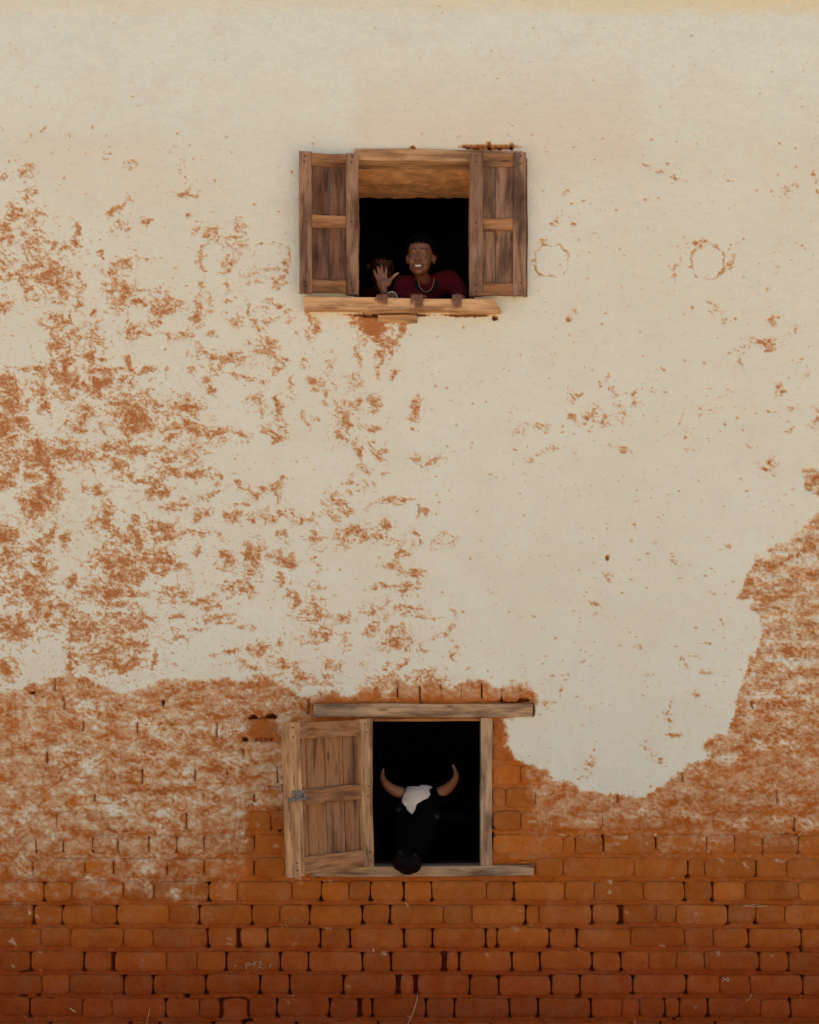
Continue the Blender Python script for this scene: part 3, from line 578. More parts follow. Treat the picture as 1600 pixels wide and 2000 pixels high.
def hbeam(name, u0, v_top0, u1, v_top1, h, y0, y1, mat, **k):
    """horizontal timber on the wall: its top edge runs (u0, v_top0) -> (u1, v_top1), h survey units deep, from y0 (front) to y1"""
    L = math.hypot(u1 - u0, v_top1 - v_top0) * PX; W = h * PX
    me = board_mesh(name, L, W, y1 - y0, **k)
    yc = (y0 + y1) / 2; kk = 1.0
    return link(name, me, mat, house, ((u0 - 800) * PX, yc, zz(v_top0 + h)), (0, math.atan2(v_top1 - v_top0, u1 - u0), 0))
def vpost(name, u0, u1, v0, v1, y0, y1, mat):
    L = (v1 - v0) * PX; W = (u1 - u0) * PX
    me = board_mesh(name, L, W, y1 - y0)
    return link(name, me, mat, house, ((u0 - 800) * PX, (y0 + y1) / 2, zz(v0)), (0, R(90), 0)) if False else link(name, me, mat, house, ((u1 - 800) * PX, (y0 + y1) / 2, zz(v1)), (0, -R(90), 0))
hbeam('lintel', 693, 293, 1019, 297, 22, -.022, .10, M_WOOD_TAN, rough=.0016)
hbeam('sill', 596, 586, 978, 591, 24, -.062, .12, M_WOOD_TAN, end1=-.035, rough=.0018)
hbeam('sill_packing', 738, 616, 815, 617, 15, -.018, .03, M_WOOD_TAN)
hbeam('lintel', 613, 1375, 1040, 1374, 26, -.024, .14, M_WOOD_PALE, rough=.0016)
hbeam('head_rail', 722, 1402.5, 942, 1402.5, 6, .012, .10, M_WOOD_RAIL)
hbeam('sill', 609, 1692, 1042, 1690, 20, -.022, .14, M_WOOD_PALE, rough=.0016)
vpost('jamb', 939, 961, 1402, 1690, -.014, .10, M_WOOD_PALE)
vpost('jamb', 711, 727, 1402, 1691, .002, .10, M_WOOD_PALE)

def shutter(hinge, z0, z1, width, rot, face, pieces):
    """pieces: (name, a0, a1, b0, b1, out, thick, mat) in fractions of width / metres of height from the foot; out = how far proud"""
    s = empty('shutter', house, hinge, rot)
    for (nm, a0, a1, b0, b1, out, th, mat, vert) in pieces:
        if vert:
            me = board_mesh(nm, b1 - b0, a1 - a0, th)
            link(nm, me, mat, s, (a1, face * out, b0), (0, -R(90), 0))
        else:
            me = board_mesh(nm, a1 - a0, b1 - b0, th)
            link(nm, me, mat, s, (a0, face * out, b0))
    return s
def leaf(width, height, st0, st1, rails, planks, mats, th=.028):
    st, rl, pk = mats; out = []
    out.append(('stile', 0, st0, 0, height, 0, th, st, True)); out.append(('stile', width - st1, width, 0, height, 0, th, st, True))
    for (b0, b1) in rails: out.append(('rail', st0 + .001, width - st1 - .001, b0, b1, -.002, th - .006, rl, False))
    for i in range(len(planks) - 1):
        a0, a1 = planks[i], planks[i + 1]
        out.append(('plank', a0 + .0024, a1 - .0024, .012, height - .012, -.009, .010, pk, True))
    return out
# upper pair, folded back against the wall
hL = (581 - 308) * PX
w = .285
upper_l = shutter(((700 - 800) * PX, -.040, zz(581)), 0, hL, w, (0, 0, math.pi + R(7)), 1,
        leaf(w, hL, .058, .060, [(.008, .066), (.320, .380), (hL - .064, hL - .004)], [.052, .142, .232], (M_WOOD_GREY, M_WOOD_RAIL, M_WOOD_RED)))
w = .272; hR = (583 - 307) * PX
upper_r = shutter(((917 - 800) * PX, -.040, zz(583)), 0, hR, w, (0, 0, -R(2.5)), -1,
        leaf(w, hR, .064, .062, [(.002, .060), (.316, .374), (hR - .064, hR - .004)], [.058, .124, .216], (M_WOOD_GREY, M_WOOD_RAIL, M_WOOD_GREY)))
hbm = board_mesh('edge_strip', hR - .02, .02, .02)
link('edge_strip', hbm, M_WOOD_GREY, house, ((1029.5 - 800) * PX, -.024, zz(582)), (0, -R(90), 0))
# lower single leaf, standing half open and sagging
w = .522; hS = (1690 - 1404) * PX
lower = shutter(((727.5 - 800) * PX, -.044, zz(1690)), 0, hS, w, (0, R(2.3), math.pi + R(43)), 1,
        leaf(w, hS, .066, .088, [(.006, .086), (.330, .402), (hS - .078, hS - .004)], [.058, .160, .272, .385, .436], (M_WOOD_TAN, M_WOOD_RAIL, M_WOOD_RAIL), th=.036))
def nail_mesh():
    bm = bmesh.new(); bmesh.ops.create_cone(bm, cap_ends=True, segments=8, radius1=.0042, radius2=.0030, depth=.004, matrix=Matrix.Rotation(R(90), 4, 'X'))
    me = bpy.data.meshes.new('nail'); bm.to_mesh(me); bm.free(); me.materials.append(M_RUST); return me
NAIL = nail_mesh(); nrng = random.Random(3)
def nails(s, face, th, pts):
    for (a, b) in pts: link('nail', NAIL, None, s, (a + nrng.uniform(-.006, .006), face * (th / 2 + .001), b + nrng.uniform(-.008, .008)))
def latch_mesh():
    bm = bmesh.new()
    def bx(x, y, z, sx, sy, sz, rz=0):
        m = Matrix.Translation((x, y, z)) @ Matrix.Rotation(rz, 4, 'Y') @ Matrix.Diagonal((sx, sy, sz, 1)); bmesh.ops.create_cube(bm, size=1, matrix=m)
    bx(0, 0, .014, .075, .003, .030); bx(.006, .006, -.012, .088, .010, .012); bx(-.030, .008, -.005, .012, .014, .030)
    bx(.020, .008, -.006, .010, .014, .028); bx(.052, .012, -.016, .014, .016, .018, .5)
    bmesh.ops.bevel(bm, geom=bm.edges[:], offset=.0012, segments=1, affect='EDGES')
    me = bpy.data.meshes.new('latch'); bm.to_mesh(me); bm.free(); return me
nails(lower, 1, .036, [(a, b) for a in (.030, w - .045) for b in (.03, .07, .35, .385, hS - .06, hS - .025)])
nails(upper_l, 1, .028, [(a, b) for a in (.030, .257) for b in (.025, .055, .345, hL - .05, hL - .02)])
nails(upper_r, -1, .028, [(a, b) for a in (.030, .242) for b in (.02, .05, .345, hR - .05, hR - .02)])
link('latch', latch_mesh(), M_METAL, lower, (w - .060, .021, .372))

# ---------------------------------------------------------------- straw and scratches on the bricks
def tube_mesh(name, pts, radii, sides=8, caps=True):
    pts = [Vector(p) for p in pts]; n = len(pts); vs_ = []; fs = []
    prev = None
    for i, p in enumerate(pts):
        d = (pts[min(i + 1, n - 1)] - pts[max(i - 1, 0)]).normalized()
        if prev is None:
            a = Vector((0, 0, 1)) if abs(d.z) < .9 else Vector((1, 0, 0)); x = d.cross(a).normalized()
        else:
            x = (prev - d * prev.dot(d)).normalized()
        prev = x; y = d.cross(x)
        for k in range(sides):
            t = 2 * math.pi * k / sides; vs_.append(p + (x * math.cos(t) + y * math.sin(t)) * radii[i])
    for i in range(n - 1):
        for k in range(sides): fs.append((i * sides + k, i * sides + (k + 1) % sides, (i + 1) * sides + (k + 1) % sides, (i + 1) * sides + k))
    if caps: fs.append(tuple(range(sides - 1, -1, -1))); fs.append(tuple(range((n - 1) * sides, n * sides)))
    me = bpy.data.meshes.new(name); me.from_pydata([tuple(v) for v in vs_], [], fs); me.polygons.foreach_set('use_smooth', [True] * len(fs)); return me
for pts, r in (([(816,1940,.012),(814,1953,-.03),(808,1972,-.045),(800,1990,-.04),(794,2004,-.03)], .0016), ([(293,1966,.01),(292,1978,-.02),(289,1998,-.03)], .0013),
               ([(1452,1767,-.012),(1475,1770,-.02),(1497,1769,-.014)], .0013), ([(1448,1772,-.012),(1470,1766,-.02),(1488,1768,-.012)], .001),
               ([(1468,1940,-.01),(1462,1950,-.02),(1455,1956,-.012)], .0012), ([(1543,1640,.01),(1556,1634,-.02),(1566,1622,-.02)], .0012),
               ([(137,1968,-.006),(143,1972,-.012),(149,1976,-.008)], .003), ([(1308,1093,-.014),(1313,1098,-.017),(1321,1104,-.013)], .0022)):
    link('straw_stalk', tube_mesh('straw_stalk', [wall_pt(*p) for p in pts], [r] * len(pts), 6), M_STRAW, house)
def scribble(strokes, y=-.0075, r=.0013):
    for st in strokes:
        link('chalk_mark', tube_mesh('chalk_mark', [wall_pt(a, b, y) for a, b in st], [r] * len(st), 5), M_CHALK, house)
scribble([[(481,1893),(481,1881),(486,1880),(489,1883),(485,1886),(482,1886)], [(490,1884),(495,1882)], [(497,1888),(497,1878),(503,1877)], [(497,1882),(501,1882)],
          [(505,1880),(509,1878),(511,1881),(505,1889),(512,1889)], [(527,1884),(532,1883)], [(528,1889),(528,1884)], [(459,1888),(462,1884)]])
scribble([[(1409,1917),(1422,1909)], [(1411,1909),(1423,1917)], [(1422,1909),(1423,1917)], [(1356,1964),(1358,1970)], [(1361,1963),(1362,1968)]])

# ---------------------------------------------------------------- living figures: overlapping solids fused into one skin
def solid_ball(bm, c, r, rot=None, sub=3):
    if not hasattr(r, '__len__'): r = (r, r, r)
    m = Matrix.Translation(Vector(c)) @ (rot.to_4x4() if rot else Matrix.Identity(4)) @ Matrix.Diagonal((r[0], r[1], r[2], 1))
    bmesh.ops.create_icosphere(bm, subdivisions=sub, radius=1, matrix=m)
def solid_limb(bm, pts, radii, sides=14):
    pts = [Vector(p) for p in pts]
    for i in range(len(pts)):
        solid_ball(bm, pts[i], radii[i], sub=2)
        if i:
            a, b = pts[i - 1], pts[i]; d = b - a
            if d.length < 1e-5: continue
            m = Matrix.Translation((a + b) / 2) @ d.to_track_quat('Z', 'Y').to_matrix().to_4x4()
            bmesh.ops.create_cone(bm, cap_ends=True, segments=sides, radius1=radii[i - 1], radius2=radii[i], depth=d.length, matrix=m)
def fuse(name, bm, voxel, smooth=6, fac=.5, ratio=1.0):
    me = bpy.data.meshes.new(name); bm.to_mesh(me); bm.free()
    o = bpy.data.objects.new('fusing', me); COL.objects.link(o)
    m = o.modifiers.new('r', 'REMESH'); m.mode = 'VOXEL'; m.voxel_size = voxel; m.adaptivity = 0
    if smooth: s = o.modifiers.new('s', 'SMOOTH'); s.iterations = smooth; s.factor = fac
    if ratio < 1: d = o.modifiers.new('d', 'DECIMATE'); d.ratio = ratio
    dg = bpy.context.evaluated_depsgraph_get(); out = bpy.data.meshes.new_from_object(o.evaluated_get(dg)); out.name = name
    bpy.data.objects.remove(o); bpy.data.meshes.remove(me); out.materials.clear()
    out.polygons.foreach_set('use_smooth', [True] * len(out.polygons))
    return out

def skin_material():
    k = NT('brown_skin'); tc = k.n('TexCoord').outputs['Object']
    c = k.mix(k.mapr(k.noise(tc, 18, 4, .6), .3, .7), (.125, .046, .019), (.175, .068, .029))
    c = k.mix(k.mapr(k.attr('pale'), 0, 1), c, (.34, .17, .09))
    c = k.mix(k.mapr(k.attr('dark'), 0, 1), c, (.028, .010, .007))
    k.color(c); k.b.inputs['Roughness'].default_value = .48; k.b.inputs['Specular IOR Level'].default_value = .45
    k.b.inputs['Subsurface Weight'].default_value = .0
    return k.m
M_SKIN = skin_material()
M_KNIT = plain('dark_red_knit', (.085, .006, .011), .95, .25, 180, .1, .5)
M_COLLAR = plain('black_rib_knit', (.012, .008, .009), .95, .2, 150, .1)
M_HAIR = plain('black_hair', (.0028, .0018, .0016), .95, .3, 160, .03, .8)
M_CLOTH = plain('dark_trousers', (.03, .028, .03), .95, .2, 60, .1)
M_TOOTH = plain('teeth', (.58, .51, .42), .35, .08, 100, .4)
M_CORD = plain('tan_cord', (.30, .16, .09), .8, .15, 200)
M_BEAD = plain('white_beads', (.75, .72, .68), .4, .1, 100, .5)
def eye_material():
    k = NT('eye'); tc = k.n('TexCoord').outputs['Object']; sp = k.n('SeparateXYZ'); k.put(sp.inputs[0], tc)
    d = k.math('SQRT', k.math('ADD', k.math('MULTIPLY', sp.outputs[0], sp.outputs[0]), k.math('MULTIPLY', sp.outputs[2], sp.outputs[2])))
    front = k.mapr(sp.outputs[1], .002, -.002)
    iris = k.math('MULTIPLY', k.mapr(d, .0066, .0056), front)
    k.color(k.mix(iris, (.24, .19, .16), (.010, .005, .004))); k.b.inputs['Roughness'].default_value = .12; k.b.inputs['Specular IOR Level'].default_value = .6
    return k.m
M_EYE = eye_material()
def sphere_mesh(name, r, sub=3):
    bm = bmesh.new(); bmesh.ops.create_icosphere(bm, subdivisions=sub, radius=r); me = bpy.data.meshes.new(name); bm.to_mesh(me); bm.free()
    me.polygons.foreach_set('use_smooth', [True] * len(me.polygons)); return me

def add_head(bm, C, Rm, s=1.0, smile=True):
    """head with face, local frame: x to the picture's right, -y forward, z up"""
    T = lambda p: C + Rm @ (Vector(p) * s)
    B = lambda p, r: solid_ball(bm, T(p), tuple(x * s for x in (r if hasattr(r, '__len__') else (r, r, r))), Rm)
    L = lambda pts, rr: solid_limb(bm, [T(p) for p in pts], [x * s for x in rr], 10)
    B((0, .018, .034), (.070, .086, .080)); B((0, -.014, -.012), (.0605, .068, .082)); B((0, -.036, .040), (.058, .044, .050))
    B((0, -.036, -.062), (.042, .040, .036)); B((0, -.056, -.082), (.020, .017, .016))
    for sx in (-1, 1):
        B((sx * .031, -.050, -.026), (.027, .026, .027)); B((sx * .028, -.035, -.050), (.026, .032, .032))
        L([(sx * .010, -.080, .026), (sx * .028, -.076, .031), (sx * .046, -.060, .024)], (.006, .008, .006))
        B((sx * .0125, -.086, -.026), (.0085, .010, .0075))
        B((sx * .071, .012, -.002), (.009, .018, .030)); B((sx * .076, .020, .010), (.010, .010, .020))
        # lids
        L([(sx * .016, -.0745, .010), (sx * .028, -.0785, .0185), (sx * .042, -.067, .010)], (.003, .0042, .003))
        L([(sx * .016, -.0735, .004), (sx * .028, -.0765, -.004), (sx * .042, -.066, .004)], (.003, .0038, .003))
    L([(0, -.076, .020), (0, -.090, -.006), (0, -.100, -.022)], (.007, .009, .0115))
    B((0, -.058, -.050), (.032, .020, .024))
    up = [(-.034, -.062, -.038), (-.018, -.078, -.043), (0, -.084, -.0445), (.018, -.078, -.043), (.034, -.062, -.038)]
    lo = [(-.034, -.062, -.038), (-.022, -.074, -.058), (0, -.081, -.067), (.022, -.074, -.058), (.034, -.062, -.038)]
    L(up, (.0035, .0045, .005, .0045, .0035)); L(lo, (.0035, .005, .0058, .005, .0035))
    return T
def face_parts(me, C, Rm, s):
    """paint lips, brows and mouth line by place on the head"""
    n = len(me.vertices); co = np.empty(n * 3, np.float32); me.vertices.foreach_get('co', co); co = co.reshape(-1, 3)
    Ri = np.array(Rm.inverted()); l = ((co - np.array(C)) @ Ri.T) / s
    x, y, z = l[:, 0], l[:, 1], l[:, 2]; ax = np.abs(x); f = (y < -.045)
    brow = f * np.exp(-(((z - .034 - .03 * (.028 - np.abs(ax - .03))) / .004) ** 2)) * (ax > .010) * (ax < .047)
    mouth = .8 * f * np.exp(-(((z + .053 - ax * ax * 10) / .006) ** 2)) * (ax < .027)
    lips = .25 * f * np.exp(-(((z + .054 - ax * ax * 12) / .013) ** 2)) * (ax < .031)
    return np.clip(.9 * brow + mouth + lips, 0, 1)
def head_extras(parent, C, Rm, s, teeth=True, hair=True):
    T = lambda p: C + Rm @ (Vector(p) * s); rot = Rm.to_euler()
    for sx in (-1, 1):
        link('eye', sphere_mesh('eye', .0118 * s), M_EYE, parent, T((sx * .0275, -.0628, .0065)), rot)
    if teeth:
        bm = bmesh.new()
        for i in range(8):
            t = (i - 3.5) / 3.5; xx = t * .0205; yy = -.0825 + .010 * t * t
            m = Matrix.Translation((xx, yy, -.0540 + .0060 * t * t)) @ Matrix.Rotation(t * .9, 4, 'Z') @ Matrix.Diagonal((.0058, .004, .0105 - .0045 * t * t, 1))
            bmesh.ops.create_cube(bm, size=1, matrix=m)
        bmesh.ops.bevel(bm, geom=bm.edges[:], offset=.0008, segments=1, affect='EDGES')
        bmesh.ops.scale(bm, vec=(s, s, s), verts=bm.verts)
        me = bpy.data.meshes.new('teeth'); bm.to_mesh(me); bm.free(); link('teeth', me, M_TOOTH, parent, C, rot)
    bm = bmesh.new(); bmesh.ops.create_icosphere(bm, subdivisions=5, radius=1)
    for v in bm.verts:
        p = v.co.copy(); q = Vector((p.x * .0765, p.y * .093 + .020, p.z * .088 + .036))
        nn = math.sin(p.x * 21 + 2 * math.sin(p.y * 17)) * math.sin(p.y * 19 + 1.7 * math.sin(p.z * 23)) * math.sin(p.z * 20)
        q += p * (.007 + .009 * nn + .004 * math.sin(p.x * 47 + p.z * 39) * math.sin(p.y * 43))
        line = .058 + .02 * max(0, q.y + .03) * 0
        lim = .062 - 1.05 * max(0.0, (q.y + .045))          # hairline: high on the brow, falls behind the ears
        if q.z < lim: q = q.lerp(Vector((q.x * .80, max(q.y, -.03) * .8, lim)), .9 if q.z < lim - .004 else .5)
        v.co = q * s
    me = bpy.data.meshes.new('hair'); bm.to_mesh(me); bm.free(); link('hair', me, M_HAIR, parent, C, rot, True)

SILL_Z = zz(587.5); SILL_Y = -.062
def grip_hand(bm, wrist, fingers, thumb):
    """fingers: (u knuckle, u tip, v tip) hooked over the front edge of the upper sill"""
    ks = []
    for (uk, ut, vt) in fingers:
        K = P(uk, 581.5, -.030); K.z = max(K.z, SILL_Z + .012)
        J = Vector((K.x * .6 + P(ut, 590, SILL_Y).x * .4, SILL_Y - .004, SILL_Z + .0075)); E = P(ut, vt, SILL_Y - .0075)
        M = (J + E) / 2 + Vector((0, -.0025, .002))
        solid_limb(bm, [K + Vector((0, .018, .001)), K, J, M, E], [.0085, .0078, .0070, .0064, .0054], 10); ks.append(K)
    c = sum(ks, Vector()) / len(ks)
    for K in ks: solid_limb(bm, [wrist, wrist.lerp(K, .55) + Vector((0, 0, .004)), K], [.016, .0115, .0085], 10)
    t0 = wrist.lerp(c, .35); E = P(thumb[0], thumb[1], -.045); E.z = max(E.z, SILL_Z + .006)
    solid_limb(bm, [t0, t0.lerp(E, .55) + Vector((0, 0, .003)), E], [.011, .009, .0065], 10)
def pale_tips(me, pts):
    n = len(me.vertices); co = np.empty(n * 3, np.float32); me.vertices.foreach_get('co', co); co = co.reshape(-1, 3); w = np.zeros(n)
    for (p, r, s) in pts: w = np.maximum(w, s * np.exp(-(((co - np.array(p)) ** 2).sum(1)) / (r * r)))
    return w
FLOOR2 = 3.16
def child_body(bm, neck, shL, shR, hip, girth, arms):
    """neck, torso, arms and legs; arms = list of joint lists ending at the wrist"""
    solid_limb(bm, [neck[0], neck[1]], [.034, .042])
    chest = neck[1].lerp(hip, .35); solid_limb(bm, [neck[1] + Vector((0, .015, -.02)), chest, hip], [.044, .085 * girth, .088 * girth])
    solid_limb(bm, [shL, neck[1] + Vector((0, .015, -.022)), shR], [.040, .046, .040])
    for j in arms: solid_limb(bm, j, [.036, .030, .027, .019][:len(j)])
    for sx in (-1, 1):
        h = hip + Vector((sx * .06, 0, -.02)); kn = Vector((h.x + sx * .01, h.y - .03, (h.z + FLOOR2) * .5 + .02)); an = Vector((kn.x, h.y + .02, FLOOR2 + .05))
        solid_limb(bm, [h, kn, an, Vector((an.x, an.y - .11, FLOOR2 + .022))], [.066, .046, .030, .024])
def dress(parent, sweater_bm, voxel, hip, collar):
    link('sweater', fuse('sweater', sweater_bm, voxel, 5), M_KNIT, parent)
    bm = bmesh.new()
    solid_limb(bm, [hip + Vector((-.05, 0, -.0)), hip + Vector((.05, 0, 0))], [.098, .098])
    for sx in (-1, 1):
        h = hip + Vector((sx * .06, 0, -.02)); kn = Vector((h.x + sx * .01, h.y - .03, h.z * .5 + .02))
        solid_limb(bm, [h, kn], [.080, .066])
    link('shorts', fuse('shorts', bm, .009, 4), M_CLOTH, parent)
    if collar: link('collar', tube_mesh('collar', collar, [.010] * len(collar), 10), M_COLLAR, parent)

# --- smiling child
boy = empty('person', None, (0.08, .55, FLOOR2)); base = Vector(boy.location)
tag(boy, 'smiling child in dark red sweater leaning out of the upper window', 'person')
C1 = P(821.5, 504.5, .14); R1 = Euler((R(6), R(3), R(-9)), 'XYZ').to_matrix()
neck = [C1 + R1 @ Vector((.0, .035, -.075)), P(832, 556, .235)]
shL, shR = P(789, 559, .25), P(878, 549, .27); hip = Vector((.06, .58, 3.80))
wA, wB = P(813, 580.5, .035), P(892, 580.5, .035)
wA.z = SILL_Z + .026; wB.z = SILL_Z + .026
armA = [shL, P(781, 578, .20), P(790, 584, .12), wA]; armB = [shR, P(897, 568, .22), P(898, 580, .12), wB]
for a in (armA, armB): a[2].z = max(a[2].z, SILL_Z + .034); a[1].z = max(a[1].z, SILL_Z + .045)
bm = bmesh.new(); add_head(bm, C1, R1, .93)
child_body(bm, neck, shL, shR, hip, .9, [armA, armB])
fA = [(807, 804, 594), (812, 812, 600), (818, 818.5, 602.5), (823, 824.5, 600)]; fB = [(886, 884, 592), (890, 887.5, 599), (895, 893.5, 602), (900, 899.5, 599)]
grip_hand(bm, wA, fA, (831, 586)); grip_hand(bm, wB, fB, (906, 590))
for v in bm.verts: v.co -= base
me = fuse('body', bm, .0030, 8, .5, .45)
C1l = C1 - base
set_attr(me, 'dark', face_parts(me, C1l, R1, .93))
set_attr(me, 'pale', pale_tips(me, [(P(t, v, SILL_Y - .012) - base, .007, .8) for (_, t, v) in fA + fB]))
link('body', me, M_SKIN, boy)
head_extras(boy, C1l, R1, .93)
sw = bmesh.new(); up = Vector((0, 0, .0))
chest = neck[1].lerp(hip, .35)
solid_limb(sw, [neck[1] + Vector((0, .02, -.035)), chest, hip], [.055, .102, .108]); solid_limb(sw, [shL, neck[1] + Vector((0, .018, -.018)), shR], [.057, .066, .057])
solid_limb(sw, [neck[1] + Vector((-.03, -.01, -.07)), chest + Vector((0, -.06, -.02))], [.07, .09])
solid_limb(sw, [neck[1] + Vector((0, .01, .002)), neck[1] + Vector((0, .02, -.035))], [.056, .075])
for a in (armA, armB): solid_limb(sw, [a[0], a[1], a[2], a[2].lerp(a[3], .6)], [.055, .044, .038, .030])
for v in sw.verts: v.co -= base
ring = []
for i in range(17):
    t = math.pi * (i / 16); ring.append(P(833 - 20 * math.cos(t), 549 + 21 * math.sin(t), .165 + .0 * math.sin(t)) - base)
dress(boy, sw, .006, hip - base, ring)
cord = [P(832.5 - 15.5 * math.cos(math.pi * i / 20), 544 + 26 * math.sin(math.pi * i / 20) ** 1.0, .150) - base for i in range(21)]
link('necklace', tube_mesh('necklace', cord, [.0019] * 21, 8), M_CORD, boy)

# --- second child, half hidden behind its raised hand
kid = empty('person', None, (-.15, .84, FLOOR2)); base = Vector(kid.location)
tag(kid, 'child hidden in the upper window shade behind a raised waving hand, wearing a bead bracelet', 'person')
C2 = P(744, 522, .80); R2 = Euler((R(34), 0, R(14)), 'XYZ').to_matrix()
neck = [C2 + R2 @ Vector((0, .03, -.07)), P(742, 574, .86)]
shL, shR = P(714, 580, .82), P(772, 582, .82); hip = Vector((-.15, .98, 3.74))
wR = P(750.5, 571, .075); wS = P(764, 581.5, .012); wS.z = SILL_Z + .024
armR = [shL, P(728, 600, .48), wR + Vector((-.006, .10, -.070)), wR]; armS = [shR, P(780, 588, .52), P(772, 584, .16), wS]
for a in (armR, armS):
    for p in a[1:3]: p.z = max(p.z, SILL_Z + .030)
bm = bmesh.new(); add_head(bm, C2, R2, .96)
child_body(bm, neck, shL, shR, hip, .8, [armR, armS])
fS = [(741, 734, 587), (746, 740, 590.5), (751, 747, 594), (756, 754, 594.5)]
grip_hand(bm, wS, fS, (757, 585))
pc = P(747.5, 553, .066)
solid_ball(bm, pc, (.029, .011, .032)); solid_limb(bm, [wR, pc], [.019, .021])
solid_ball(bm, P(758, 552, .062), (.014, .012, .022))
for (ub, vb, um, vm, ut, vt, dy) in ((737.5, 546, 733, 536, 731, 528, -.004), (742, 542, 739.5, 531, 738, 521.5, -.010), (748, 541, 746, 530, 745, 519.5, -.010), (754, 543, 754, 533, 754.5, 523.5, -.006)):
    solid_limb(bm, [P(ub, vb, .066), P(um, vm, .064 + dy * .4), P(ut, vt, .060 + dy)], [.0078, .0070, .0058], 10)
solid_limb(bm, [P(758, 556, .064), P(764, 545, .058), P(772, 537, .054), P(778, 533.5, .052)], [.0125, .0095, .0078, .0060], 10)
for v in bm.verts: v.co -= base
me = fuse('body', bm, .0030, 8, .5, .45)
set_attr(me, 'dark', face_parts(me, C2 - base, R2, .96))
tips = [(P(t, v, SILL_Y - .012) - base, .007, .8) for (_, t, v) in fS] + [(P(774, 536, .045) - base, .016, .75), (P(748, 553, .05) - base, .034, .22), (P(748, 530, .05) - base, .03, .18)]
set_attr(me, 'pale', pale_tips(me, tips))
link('body', me, M_SKIN, kid); head_extras(kid, C2 - base, R2, .96, False)
sw = bmesh.new(); chest = neck[1].lerp(hip, .35)
solid_limb(sw, [neck[1] + Vector((0, .02, -.03)), chest, hip], [.05, .092, .098]); solid_limb(sw, [shL, neck[1] + Vector((0, .02, -.03)), shR], [.052, .06, .052])
solid_limb(sw, [armR[0], armR[1], armR[2]], [.050, .042, .034]); solid_limb(sw, [armS[0], armS[1], armS[2]], [.050, .042, .030])
for v in sw.verts: v.co -= base
dress(kid, sw, .006, hip - base, None)
bm = bmesh.new(); ax = (armS[2] - wS).normalized(); wc = wS.lerp(armS[2], .16); e1 = ax.cross(Vector((0, 0, 1))).normalized(); e2 = ax.cross(e1)
for i in range(18):
    t = 2 * math.pi * i / 18; bmesh.ops.create_icosphere(bm, subdivisions=2, radius=.0033, matrix=Matrix.Translation(wc - base + (e1 * math.cos(t) + e2 * math.sin(t)) * .0245))
me = bpy.data.meshes.new('bracelet'); bm.to_mesh(me); bm.free(); link('bracelet', me, M_BEAD, kid, smooth=True)

# ---------------------------------------------------------------- the zebu in the lower window
def hide_material():
    k = NT('black_hide'); tc = k.n('TexCoord').outputs['Object']
    hair = k.noise(k.vmul(tc, (160, 160, 45)), 1.0, 4, .7)
    blaze = k.math('ADD', k.attr('blaze'), k.math('MULTIPLY', k.math('SUBTRACT', hair, .5), .55))
    bf = k.mapr(blaze, .42, .58)
    white = k.mix(k.mapr(hair, .3, .7), (.46, .37, .27), (.66, .56, .43))
    c = k.mix(bf, k.mix(hair, (.0006, .0003, .0004), (.0018, .0009, .0010)), white)
    c = k.mix(k.attr('wet'), c, (.0055, .0026, .003)); k.color(c); k.put(k.b.inputs['Roughness'], k.mapr(k.attr('wet'), 0, 1, .8, .5)); k.b.inputs['Specular IOR Level'].default_value = .04
    k.bump(hair, .35, .004)
    return k.m
M_HIDE = hide_material()
def horn_material():
    k = NT('horn'); tc = k.n('TexCoord').outputs['Object']; t = k.attr('along')
    n = k.noise(k.vmul(tc, (60, 60, 60)), 1.0, 4, .6)
    c = k.ramp(t, [(0, (.10, .038, .014)), (.12, (.24, .105, .045)), (.5, (.17, .055, .017)), (.85, (.085, .028, .011)), (1, (.20, .10, .055))])
    c = k.mix(k.math('MULTIPLY', k.mapr(n, .4, .7), .5), c, (.10, .035, .015))
    k.color(c); k.b.inputs['Roughness'].default_value = .5; k.b.inputs['Specular IOR Level'].default_value = .3
    return k.m
M_HORN = horn_material()
cow = empty('zebu', None, (.12, 1.9, .06)); base = Vector(cow.location)
tag(cow, 'black horned zebu with white forehead patch looking out of the lower window', 'zebu')
bm = bmesh.new()
T = P(826, 1548, .17); Mz = P(794, 1688, -.105)
ax = (Mz - T).normalized(); side = Vector((1, .18, .16)); side = (side - ax * side.dot(ax)).normalized(); fwd = side.cross(ax); fwd = fwd if fwd.y < 0 else -fwd
HR = Matrix((side, fwd, -ax)).transposed()          # columns: side, forward (face), up along the head
Ln = (Mz - T).length
H_ = lambda s, f, t: T + ax * (t * Ln) + side * s + fwd * f
def HB(s, f, t, r): solid_ball(bm, H_(s, f, t), r, HR)
HB(0, -.02, .03, (.098, .085, .055)); HB(0, .005, .16, (.100, .075, .10)); HB(0, -.02, .34, (.104, .085, .12)); HB(0, -.005, .56, (.080, .078, .14)); HB(0, .0, .80, (.060, .070, .10))
HB(0, .0, .93, (.064, .060, .06)); HB(-.028, .0, .975, (.046, .058, .045)); HB(.028, .0, .975, (.046, .058, .045)); HB(0, -.05, .93, (.055, .05, .05)); HB(0, .03, .6, (.04, .05, .15))
for sx in (-1, 1):
    HB(sx * .085, .015, .33, (.026, .026, .034)); HB(sx * .088, .030, .285, (.030, .026, .014))
    HB(sx * .04, .045, .955, (.022, .022, .026)); solid_limb(bm, [H_(sx * .075, -.02, .04), H_(sx * .105, -.01, .02)], [.040, .030])
    HB(sx * .06, -.06, .45, (.04, .07, .13))
    e0 = H_(sx * .10, -.05, .17); e1 = e0 + side * sx * .085 + Vector((0, .03, -.008)); e2 = e1 + side * sx * .06 + Vector((0, -.01, .012))
    solid_limb(bm, [e0, e1, e2], [.022, .033, .010])
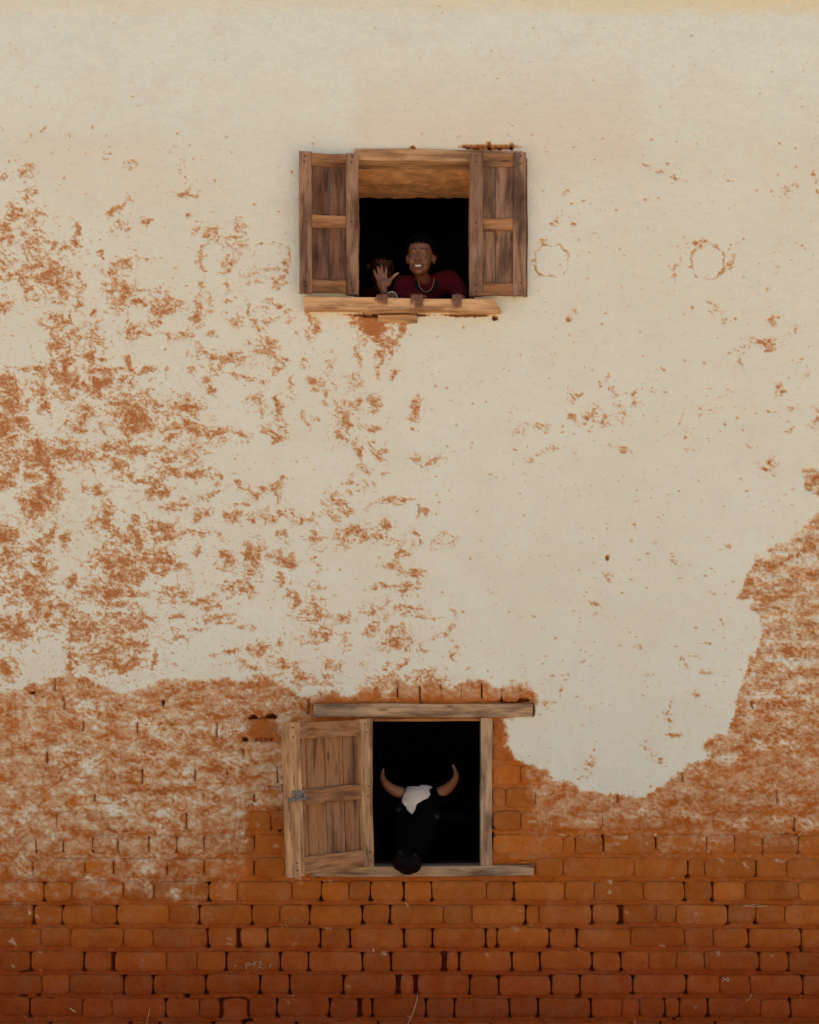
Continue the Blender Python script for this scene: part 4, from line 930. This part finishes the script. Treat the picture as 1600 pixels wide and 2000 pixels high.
solid_limb(bm, [H_(0, -.06, .2), P(835, 1600, .55), Vector((.14, 1.05, 1.22)), Vector((.15, 1.45, 1.18))], [.10, .14, .20, .30])
solid_limb(bm, [Vector((.15, 1.45, 1.10)), Vector((.16, 2.0, 1.02)), Vector((.18, 2.6, 1.06)), Vector((.18, 2.9, 1.10))], [.33, .38, .34, .24])
solid_ball(bm, (.15, 1.42, 1.48), (.13, .20, .16))
solid_limb(bm, [H_(0, -.10, .45), Vector((.14, .75, .95)), Vector((.15, 1.3, .75))], [.06, .09, .13])
for sx in (-1, 1):
    x = .16 + sx * .17
    solid_limb(bm, [(x, 1.42, .95), (x, 1.40, .60), (x, 1.44, .36), (x, 1.42, .14), (x, 1.40, .10)], [.14, .085, .055, .045, .055])
    solid_limb(bm, [(x, 2.75, 1.0), (x + sx * .02, 2.60, .72), (x, 2.86, .50), (x, 2.82, .16), (x, 2.79, .10)], [.19, .12, .062, .046, .056])
solid_limb(bm, [(.18, 3.10, 1.2), (.18, 3.2, .9), (.18, 3.18, .5)], [.035, .025, .03])
for v in bm.verts: v.co -= base
me = fuse('body', bm, .0075, 4, .5)
n = len(me.vertices); co = np.empty(n * 3, np.float32); me.vertices.foreach_get('co', co); co = co.reshape(-1, 3) + np.array(base)
kk = CAM_D / (CAM_D + co[:, 1]); pu = 800 + co[:, 0] * kk / PX; pv = CAM_V - (co[:, 2] - CAM_Z) * kk / PX
BLZ = [(545,490),(640,485),(690,490),(720,470),(780,468),(880,487),(820,525),(835,590),(800,635),(720,670),(660,715),(640,790),(605,832),(550,780),(540,745),(475,675),(510,560)]
BLZ = [(710 + a * .15625, 1460 + b * .15625) for a, b in BLZ]
sdb = poly_sd(BLZ, pu, pv)
set_attr(me, 'blaze', np.where(co[:, 1] < .24, np.clip(.5 + sdb / 9, 0, 1), 0)); set_attr(me, 'wet', sstep(1660, 1685, pv) * (co[:, 1] < .1))
link('body', me, M_HIDE, cow)
def horn(pts):
    pts = [P(*p) - base for p in pts]; path = []
    for i in range(25):
        t = i / 24 * (len(pts) - 1); k = min(int(t), len(pts) - 2); f = t - k
        p0, p1, p2, p3 = pts[max(k - 1, 0)], pts[k], pts[k + 1], pts[min(k + 2, len(pts) - 1)]
        path.append(.5 * ((2 * p1) + (p2 - p0) * f + (2 * p0 - 5 * p1 + 4 * p2 - p3) * f * f + (3 * p1 - p0 - 3 * p2 + p3) * f ** 3))
    rad = [.0262 * (1 - (i / 24) ** 1.5) + .0035 + (.0012 * math.sin(i * 2.1) if i < 9 else 0) for i in range(25)]
    me = tube_mesh('horn', path, rad, 18); set_attr(me, 'along', [i // 18 / 24 for i in range(25 * 18)])
    link('horn', me, M_HORN, cow)
horn([(858, 1549, .165), (873, 1541, .15), (886, 1527, .12), (891, 1511, .10), (884, 1493, .09)])
horn([(786, 1549, .145), (769, 1543, .13), (754, 1531, .11), (747, 1517, .09), (749, 1501, .08)])
for sx in (-1, 1):
    link('eye', sphere_mesh('eye', .021), plain('cow_eye', (.004, .003, .003), .35, .1, 20, .15), cow, H_(sx * .092, .022, .335) - base)
for sx in (-1, 1):
    bm = bmesh.new(); solid_ball(bm, (0, 0, 0), (.012, .006, .008)); me = bpy.data.meshes.new('nostril'); bm.to_mesh(me); bm.free()
    link('nostril', me, M_COLLAR, cow, H_(sx * .036, .067, .965) - base)
